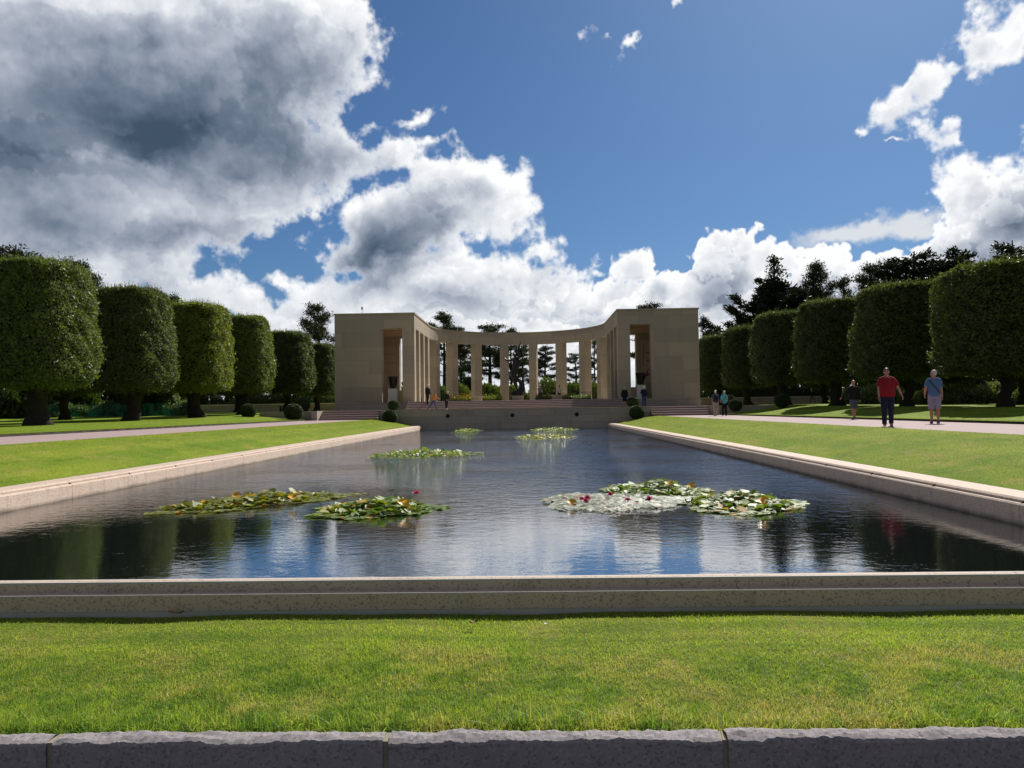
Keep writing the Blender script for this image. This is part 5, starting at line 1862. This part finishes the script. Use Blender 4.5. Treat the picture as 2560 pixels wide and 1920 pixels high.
GP = 'pines standing behind the colonnade'
tall('pine_tree', 'tall pine topping the colonnade next to the inscribed pavilion', 1108, 782, 112, PINES[1], 13, 0.4, GP, 1.0)
tall('pine_tree', 'pine with dark low branches behind the two columns before the statue', 1222, 812, 110, PINES[0], 13, 2.0, GP, 1.35)
tall('pine_tree', 'pine whose crown fills the gap behind the statue', 1278, 822, 116, PINES[1], 13, 3.3, GP, 0.9)
tall('pine_tree', 'slim pine just beyond the raised arm of the statue', 1316, 862, 122, PINES[2], 13, 1.0, GP, 1.2)
tall('pine_tree', 'leaning open pine in the first gap past the statue', 1366, 866, 122, PINES[0], 13, 4.1, GP, 1.25)
tall('pine_tree', 'low pine in the second gap past the statue', 1431, 884, 122, PINES[2], 13, 2.6, GP, 1.35)
tall('pine_tree', 'dense narrow pine beside the map pavilion seen through the last gap', 1487, 848, 112, PINES[4], 13, 0.9, GP, 0.8)
tall('pine_tree', 'pine with thin tip just above the curved entablature', 1152, 826, 128, PINES[4], 13, 2.2, GP, 1.0)
tall('pine_tree', 'pine half hidden in the gap next to the inscribed pavilion', 1186, 850, 120, PINES[2], 13, 5.0, GP, 1.2)
tall('pine_tree', 'broad dark pine rising beside the inscribed pavilion', 790, 762, 101, PINES[3], 13, 0.5, None, 1.15)
tall('pine_tree', 'pine whose tips show above the roof of the map pavilion', 1618, 760, 108, PINES[0], 13, 1.5, None, 1.0)
tall('pine_tree', 'narrow dark pine right beside the outer wall of the map pavilion', 1758, 790, 100, PINES[4], 13, 3.0, None, 0.75)
tall('pine_tree', 'dark pine top showing between the third and second oak', 440, 742, 92, PINES[3], 13, 2.2, None, 1.0)
tall('pine_tree', 'dark pine top showing behind the nearest oak', 200, 655, 70, PINES[3], 13, 1.2, None, 1.1)
tall('pine_tree', 'pine between the spiky cypress and the small pine', 2034, 660, 105, PINES[3], 13, 4.2, None, 0.9)
tall('pine_tree', 'small pine tip next to the wider pine', 2112, 692, 105, PINES[4], 13, 0.2, None, 1.0)
tall('pine_tree', 'rounded pine between the cypresses', 2180, 664, 102, PINES[3], 13, 2.9, None, 1.0)
tall('cypress_tree', 'large spiky dark cypress next to the map pavilion', 1935, 647, 96, CYPS[0], 17, 0.8, None, 1.45)
tall('cypress_tree', 'flat-topped dark cypress behind the wide oak', 2285, 618, 86, CYPS[1], 15.6, 0.3, 'flat-topped cypresses', 1.4)
tall('cypress_tree', 'flat-topped cypress with pointed crown over the nearest oak', 2392, 612, 84, CYPS[2], 15.6, 2.1, 'flat-topped cypresses', 1.3)
tall('cypress_tree', 'dark cypress at the photo edge above the nearest oak', 2530, 590, 74, CYPS[1], 15.6, 4.0, 'flat-topped cypresses', 1.2)
tall('cypress_tree', 'dark flat cypress rising behind the largest oak at the photo edge', 40, 600, 64, CYPS[2], 15.6, 1.0, 'flat-topped cypresses', 1.3)
for i, (X, Y, h, lab) in enumerate([(-38, 50, 8.2, 'dark pine filling the space behind the largest oak'), (-38, 66, 8.4, 'dark pine behind the netting and the second oak'), (-36, 82, 8.6, 'dark pine behind the third oak'), (-34, 98, 8.8, 'dark pine beyond the end of the garden wall'),
                                    (-26, 103, 8.6, 'dark pine between the fifth oak and the broad pine'), (40, 50, 8.6, 'dark pine filling the space behind the nearest oak'), (40, 64, 9, 'dark pine behind the wide dark oak'), (39, 80, 9, 'dark pine below the flat-topped cypress'),
                                    (33, 100, 9.4, 'dark pine below the pine between the cypresses'), (26, 104, 9.0, 'dark pine below the spiky cypress'), (-21, 108, 8, 'dark pine directly behind the inscribed pavilion')]):
    evergreen('pine_tree', lab, PINES[3], X, Y, h / 13, 1.3 * i, 'low dense pines behind the oaks', 1.55)


# ------------------------------------------------------------------ shrubs
def shrub_mesh(seed, mat, n=5200, leaf=0.13, lump=0.22, shape=(1, 1, 0.9)):
    r = np.random.default_rng(seed)
    lf = lumps(seed)
    d = unit(r.normal(size=(n, 3)))
    d[:, 2] = np.abs(d[:, 2]) * 1.0 - 0.12
    d = unit(d)
    rad = 0.9 + lump * lf(d * 2.4) - np.abs(r.normal(0, 0.10, n)) + (r.random(n) > 0.97) * r.uniform(0, 0.2, n)
    C = d * rad[:, None] * np.array(shape)
    N = unit(d + 0.9 * r.normal(size=(n, 3)))
    D = unit(np.cross(N, r.normal(size=(n, 3))) + 0.5 * d + np.array([0, 0, 0.25]))
    L = leaf * r.uniform(0.6, 1.25, n)
    q = QB()
    q.cards(C, D, N, L, L * r.uniform(0.4, 0.6, n), 0.08)
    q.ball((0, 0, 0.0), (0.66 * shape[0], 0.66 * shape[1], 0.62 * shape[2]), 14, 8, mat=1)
    return q.mesh('shrub leaves', [mat, M_core])


SHR = [shrub_mesh(61, M_shrub), shrub_mesh(62, M_shrub, leaf=0.11), shrub_mesh(63, M_vari, 3400, 0.15), shrub_mesh(64, M_vari, 3000, 0.17), shrub_mesh(65, M_shrub, 4200, 0.15, 0.3)]


def shrub(name, label, mi, X, Y, z, w, h, rz=0.0, tint=(1, 1, 1), group=None, depth=None):
    o = bpy.data.objects.new(name, SHR[mi])
    COL.objects.link(o)
    o.location = (X, Y, z - 0.02)
    o.scale = (w / 2, (depth or w) / 2, h / 0.95)
    o.rotation_euler = (0, 0, 0)
    o.color = (*tint, 1)
    return tag(o, label, 'shrub', group)


GS = 'green shrubs behind the colonnade'
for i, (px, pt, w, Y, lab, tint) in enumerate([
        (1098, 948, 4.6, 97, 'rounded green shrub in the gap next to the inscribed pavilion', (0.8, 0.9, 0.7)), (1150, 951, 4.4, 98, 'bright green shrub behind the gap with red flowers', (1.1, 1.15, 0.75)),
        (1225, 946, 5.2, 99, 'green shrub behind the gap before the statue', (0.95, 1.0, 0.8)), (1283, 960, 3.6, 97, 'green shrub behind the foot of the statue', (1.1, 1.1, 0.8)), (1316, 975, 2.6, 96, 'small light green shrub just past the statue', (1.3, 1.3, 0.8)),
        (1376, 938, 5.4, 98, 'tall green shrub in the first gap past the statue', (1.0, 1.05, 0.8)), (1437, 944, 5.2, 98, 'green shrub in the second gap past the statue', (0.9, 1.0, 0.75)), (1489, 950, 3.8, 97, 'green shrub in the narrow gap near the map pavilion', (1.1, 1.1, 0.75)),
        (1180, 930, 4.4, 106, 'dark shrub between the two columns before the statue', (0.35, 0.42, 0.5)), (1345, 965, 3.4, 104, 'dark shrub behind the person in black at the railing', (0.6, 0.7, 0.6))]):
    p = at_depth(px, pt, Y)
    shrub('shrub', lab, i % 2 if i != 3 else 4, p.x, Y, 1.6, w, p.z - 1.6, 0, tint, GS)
GN = 'shrubs behind the green netting'
for i in range(9):
    X = -41.0 + i * 1.75
    shrub('pale_shrub' if i % 3 else 'shrub', ('pale-leaved shrub %s behind the green netting' if i % 3 else 'green shrub %s behind the green netting') % (
        'at the photo edge', 'next to the edge', 'beside the largest trunk', 'left of the straight dark trunk', 'right of the straight dark trunk', 'under orange leaves', 'before the twisted trunk', 'past the twisted trunk', 'by the garden wall')[i],
          (0, 2, 3)[i % 3], X, 62.8 + 0.5 * sin(i * 2.1), 1.36, 2.5, 1.25 + 0.45 * (i % 3 == 1) + 0.25 * sin(i), 0, (0.8, 0.95, 0.85), GN)
shrub('shrub', 'taller pale shrub behind the netting past the twisted oak trunk', 3, -29.6, 63.6, 1.36, 3.2, 2.7, 0, (0.8, 0.85, 0.75), GN)
GW = 'pale-leaved shrubs under the oaks on the walkers side'
for i in range(8):
    X, Y = 26.6 + i * 1.15, 62.0 - i * 1.9
    shrub('pale_shrub', 'pale-leaved low shrub %s' % ('at the end of the garden wall', 'behind the swinging arm of the red-shirted man', 'beside the straight thin trunk', 'behind the blue-shirted man', 'past the blue-shirted man', 'before the next dark trunk', 'by the nearest trunk', 'at the photo edge')[i],
          2 + i % 2, X, Y, float(outer_z(X, Y)), 2.5, 1.35 + 0.25 * sin(i * 1.7), 0, (0.85, 0.92, 0.75), GW)
# the wood beyond, seen only as a dark band between the trunks
r = np.random.default_rng(99)
q = QB()
spots = [(x + r.uniform(-1, 1), 112 + r.uniform(-2, 2)) for x in np.arange(-80, 81, 3.4) if abs(x) > 17] + [(s * (50 + r.uniform(-2, 2)), y) for s in (-1, 1) for y in np.arange(26, 112, 3.2)]
for (x, y) in spots:
    w_, h_ = r.uniform(2.4, 3.6), r.uniform(4.0, 6.6)
    n = 420
    d = unit(r.normal(size=(n, 3)))
    d[:, 2] = np.abs(d[:, 2])
    C = d * (0.95 - np.abs(r.normal(0, 0.12, n)))[:, None] * np.array([w_, w_, h_]) + np.array([x, y, 1.0])
    q.cards(C, unit(r.normal(size=(n, 3)) + d), unit(d + 0.8 * r.normal(size=(n, 3))), r.uniform(0.3, 0.6, n), 0.26, 0.05)
    q.ball((x, y, 1.0), (w_ * 0.8, w_ * 0.8, h_ * 0.85), 10, 7, mat=1)
o = q.build('undergrowth', [M_pine, M_core])
tag(o, 'dark far-off wood edge seen between the tree trunks', 'wood', kind='stuff')
GB = 'dark shrubs filling the wood edge'
words = ['behind the netting at the photo edge', 'behind the netting, second', 'behind the twisted oak trunk', 'behind the third oak trunk', 'behind the fourth oak trunk', 'behind the garden wall near the fifth oak', 'behind the garden wall next to the pavilion']
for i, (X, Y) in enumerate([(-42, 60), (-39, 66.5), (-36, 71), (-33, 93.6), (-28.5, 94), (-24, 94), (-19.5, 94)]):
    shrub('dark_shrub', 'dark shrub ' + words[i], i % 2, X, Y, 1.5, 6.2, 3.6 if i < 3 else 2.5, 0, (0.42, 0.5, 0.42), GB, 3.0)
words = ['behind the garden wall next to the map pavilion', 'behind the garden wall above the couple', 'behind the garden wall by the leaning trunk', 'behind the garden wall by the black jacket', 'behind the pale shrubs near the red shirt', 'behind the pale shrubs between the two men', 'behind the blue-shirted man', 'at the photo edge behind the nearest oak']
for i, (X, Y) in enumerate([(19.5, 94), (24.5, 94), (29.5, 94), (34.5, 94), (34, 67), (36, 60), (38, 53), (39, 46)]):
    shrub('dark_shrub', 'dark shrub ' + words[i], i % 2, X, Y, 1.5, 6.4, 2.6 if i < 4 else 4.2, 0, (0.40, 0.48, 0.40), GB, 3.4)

# flower beds in the court
M_red_fl = foliage('red flowers', (0.32, 0.06, 0.02), (0.45, 0.16, 0.03), 0.5, 0.3, tint=False)
M_yel = foliage('yellow green bedding', (0.13, 0.17, 0.02), (0.24, 0.27, 0.04), 0.5, 0.3, tint=False)


def bed(label, cx, cy, lx, ly, h, mats, n=2600, share=0.85):
    r = np.random.default_rng(int(abs(cx * 10)))
    q = QB()
    C = np.stack([r.uniform(-lx / 2, lx / 2, n), r.uniform(-ly / 2, ly / 2, n), 0.15 + np.abs(r.normal(0, 0.35, n)).clip(0, 1) * h], 1)
    D = unit(r.normal(size=(n, 3)) + np.array([0, 0, 0.6]))
    k = int(n * share)
    k = int(n * share)
    q.cards(C[:k], D[:k], unit(r.normal(size=(k, 3))), r.uniform(0.09, 0.17, k), 0.07, 0.05, 0)
    C[k:, 2] += h * 0.3
    q.cards(C[k:], D[k:], unit(r.normal(size=(n - k, 3))), r.uniform(0.07, 0.13, n - k), 0.08, 0.05, 1)
    q.box(-lx / 2, lx / 2, -ly / 2, ly / 2, 0.0, 0.16 + h * 0.15, 2)
    o = q.build('flower_bed', [mats[0], mats[1], M_core])
    o.location = (cx, cy, FLOOR_Z)
    return tag(o, label, 'flower bed', 'flower beds round the court')


for (px, Y, lx, ly, h, mats, lab) in ((1152, 82.5, 2.4, 2.2, 0.75, (M_yel, M_red_fl), 'flower bed with red and yellow flowers below a column'), (1231, 82.5, 2.0, 2.0, 0.7, (M_yel, M_yel), 'low yellow-green planted bed before the statue'),
                                      (1358, 82.5, 1.6, 2.0, 0.6, (M_shrub, M_yel), 'low green bed just past the statue'), (1408, 82.5, 1.9, 2.0, 0.6, (M_yel, M_shrub), 'low bright green bed behind the stone block'), (1450, 82.5, 2.2, 2.0, 0.5, (M_shrub, M_shrub), 'dark low planted bed near the map pavilion')):
    p = at_depth(px, 1000, Y)
    bed(lab, p.x, Y, lx, ly, h, mats)

# ------------------------------------------------------------------ green netting
m_net, g, out = material('green windbreak netting')
P = g.place()
dif = principled(g, None, g.mix(g.noise(P, 1.5, 4), (0.02, 0.22, 0.15), (0.05, 0.36, 0.25)), 0.7, spec=0.2)
tr = g.new('ShaderNodeBsdfTransparent')
mx = g.new('ShaderNodeMixShader')
g.put(mx.inputs[0], g.step(g.noise(g.scaled(P, (1, 1, 0.6)), 0.9, 4, 0.7), 0.42, 0.66, 0.08, 0.65))
g.nt.links.new(tr.outputs[0], mx.inputs[1])
g.nt.links.new(dif, mx.inputs[2])
g.nt.links.new(mx.outputs[0], out)
nf = thing('netting_fence', 'green windbreak netting stretched on stakes in front of the shrubs', 'fence', (-41.5, 61.2, 1.34))
q = QB()
xs = np.linspace(0, 14.5, 60)
V = [(x, 0.05 * sin(x * 3.1) + 0.03 * sin(x * 7), z) for z in (0.02, 0.55, 1.12) for x in xs]
q.add(V, [(j * 60 + i, j * 60 + i + 1, (j + 1) * 60 + i + 1, (j + 1) * 60 + i) for j in range(2) for i in range(59)])
q.build('netting', m_net, nf, True)
for i in range(7):
    QB().box(i * 2.4 - 0.03, i * 2.4 + 0.03, 0.10, 0.16, -0.1, 1.25).build('stake', M_bark2, nf)

# ------------------------------------------------------------------ water lilies
def lily_material(name, a, b, c_, pale=False):
    m, g, out = material(name)
    rnd = g.island()
    P = g.place()
    ramp = g.new('ShaderNodeValToRGB')
    g.put(ramp.inputs[0], rnd)
    e = ramp.color_ramp.elements
    e[0].color = (*a, 1)
    e[1].color = (*b, 1)
    e[1].position = 0.80
    k = e.new(0.93)
    k.color = (*b, 1)
    k = e.new(0.955)
    k.color = (*c_, 1)
    p = principled(g, None, ramp.outputs[0], 0.55, g.bump(g.noise(P, 30, 3), 0.25, 0.02), spec=0.6)
    t = g.new('ShaderNodeBsdfTranslucent')
    g.put(t.inputs['Color'], g.mul(1.0, ramp.outputs[0], (1.6, 1.6, 0.6)))
    mx = g.new('ShaderNodeMixShader')
    mx.inputs[0].default_value = 0.30
    g.nt.links.new(p, mx.inputs[1])
    g.nt.links.new(t.outputs[0], mx.inputs[2])
    g.nt.links.new(mx.outputs[0], out)
    return m


M_lily = lily_material('lily leaves', (0.050, 0.115, 0.016), (0.185, 0.250, 0.030), (0.55, 0.28, 0.02))
M_lily2 = lily_material('olive lily leaves', (0.10, 0.125, 0.018), (0.225, 0.240, 0.030), (0.50, 0.26, 0.03))
M_lily3 = lily_material('flat wet lily leaves', (0.10, 0.13, 0.08), (0.20, 0.22, 0.14), (0.35, 0.12, 0.05))
M_pink = plain('pink lily petals', (0.62, 0.06, 0.20), 0.5, 0.3, 20.0)
M_orange = plain('orange old lily leaf', (0.72, 0.36, 0.01), 0.45, 0.2, 12.0)


def lily_patch(label, x0, x1, y0, y1, mat, n, raise_=0.22, tilt=0.5, rad=(0.045, 0.085), flowers=(), old=0, face=0.0, slant=0.0):
    """leaf carpet between photo limits measured on the water"""
    a, b = at_height((x0 + x1) / 2, y1, WATER_Z), at_height((x0 + x1) / 2, y0 + (y1 - y0) * (0.30 if raise_ > 0.1 else 0.05), WATER_Z)
    cy = (a.y + b.y) / 2
    cl, crr = at_depth(x0, y1, cy), at_depth(x1, y1, cy)
    A, B = (crr.x - cl.x) / 2, max(0.35, (b.y - a.y) / 2)
    B -= abs(slant) * A * 0.55
    cx = (cl.x + crr.x) / 2
    t = thing('water_lily_patch', label, 'water lilies', (cx, cy, WATER_Z), 0, 'water lily patches on the pool')
    r = np.random.default_rng(int(x0 * 7 + y0))
    q = QB()
    th = r.uniform(0, 2 * pi, n)
    rr = np.sqrt(r.random(n)) * (1 + 0.13 * np.sin(3 * th + 1.3) + 0.09 * np.sin(7 * th))
    X, Y = rr * np.cos(th) * A, rr * np.sin(th) * B
    Y = Y + slant * X
    inner = np.clip((0.86 - rr) / 0.45, 0, 1)
    Z = 0.006 + inner * raise_ * r.random(n) ** 0.8 * (0.6 + 0.5 * np.sin(X * 3.1 + 1) * np.cos(Y * 2.3))
    Z = np.clip(Z, 0.005, None) + r.uniform(0, 0.012, n)
    R_ = r.uniform(*rad, n)
    tl = np.where(inner > 0.05, np.abs(r.normal(0, tilt, n)), np.abs(r.normal(0, 0.05 + face * 0.15, n)))
    td = r.uniform(0, 2 * pi, n)
    K = 10
    for i in range(n):
        n_ = np.array([sin(tl[i]) * cos(td[i]), sin(tl[i]) * sin(td[i]) - face, cos(tl[i])])
        n_ /= np.linalg.norm(n_)
        u = np.cross(n_, (0.3, 0.8, 0.1))
        u /= np.linalg.norm(u)
        w = np.cross(n_, u)
        c = np.array([X[i], Y[i], Z[i] + R_[i] * sin(tl[i]) * 0.6 + R_[i] * face])
        ang = r.uniform(0, 6.28) + np.linspace(0.12, 2 * pi - 0.12, K)
        cup = 0.16 * r.random() + 0.02
        wav = 1 + 0.05 * np.sin(ang * 5 + i)
        V = [c] + [c + R_[i] * wav[k] * (u * cos(ang[k]) + w * sin(ang[k])) + n_ * R_[i] * cup * (0.4 + 0.6 * sin(ang[k] * 2 + i)) for k in range(K)]
        q.add(V, [(0, 2 * k + 1, 2 * k + 2, min(2 * k + 3, K)) for k in range(K // 2) if 2 * k + 3 <= K])
    tag(q.build('lily_leaves', mat, t, True), kind='stuff')
    for k in range(old):
        a_ = r.uniform(0, 6.28)
        q = QB()
        V = [(0, 0, 0)] + [(0.075 * cos(x_), 0.065 * sin(x_), 0.02 * sin(x_ * 2)) for x_ in np.linspace(0.2, 6.1, 11)]
        q.add(V, [(0, j, j + 1, j + 2) for j in range(1, 10, 2)])
        o = q.build('old_leaf', M_orange, t, True)
        o.location = (A * 0.6 * cos(a_), -B * 0.55 + B * 0.3 * sin(a_), raise_ * 0.75 + 0.05)
        o.rotation_euler = (r.uniform(0.5, 1.0), r.uniform(-0.3, 0.3), r.uniform(-0.8, 0.8))
    for (fx, fy) in flowers:
        q = QB()
        for ring, (m, el, L) in enumerate(((8, 0.5, 0.085), (7, 0.95, 0.075), (5, 1.3, 0.06))):
            for k in range(m):
                b_ = 2 * pi * k / m + ring * 0.4
                d = np.array([[cos(b_) * cos(el), sin(b_) * cos(el), sin(el)]])
                q.cards(np.zeros((1, 3)), d, np.array([[-cos(b_) * sin(el), -sin(b_) * sin(el), cos(el)]]), L, 0.038, -0.08)
        o = q.build('lily_flower', M_pink, t)
        o.location = (fx * A, fy * B, (raise_ + 0.05) if raise_ > 0.1 else 0.05)
    return t


lily_patch('large olive-tinged lily patch with orange old leaves near the dark tree reflections', 436, 836, 1213, 1286, M_lily2, 1000, 0.14, 0.34, old=2, slant=0.62)
lily_patch('green lily patch with one pink flower, nearest the front kerb', 782, 1094, 1240, 1297, M_lily, 850, 0.15, 0.34, flowers=((0.62, 0.3),), old=2)
lily_patch('flat glittering lily carpet dotted with pink flowers', 1356, 1700, 1238, 1279, M_lily3, 1000, 0.03, 0.10, (0.045, 0.075), flowers=((-0.42, 0.0), (-0.38, -0.25), (-0.33, 0.2), (0.05, 0.6), (0.55, -0.05), (0.22, -0.2)), old=1, face=0.26)
lily_patch('raised green lily patch behind the glittering carpet', 1500, 1765, 1200, 1247, M_lily, 650, 0.17, 0.36, old=2)
lily_patch('raised green lily patch with a white glinting rim, on the side of the walkers', 1697, 1994, 1223, 1286, M_lily, 750, 0.16, 0.34, old=2)
lily_patch('long narrow lily patch half way along the pool', 917, 1191, 1121, 1146, M_lily, 900, 0.16, 0.38)
lily_patch('small far lily patch near the terrace wall, smallest of all', 1134, 1201, 1070, 1082, M_lily, 350, 0.16, 0.4)
lily_patch('far yellowish lily patch, nearer of two at the far end', 1282, 1433, 1083, 1100, M_lily2, 600, 0.16, 0.4)
lily_patch('far thin lily patch closest to the terrace wall on the walkers side', 1323, 1441, 1068, 1079, M_lily, 500, 0.18, 0.45)
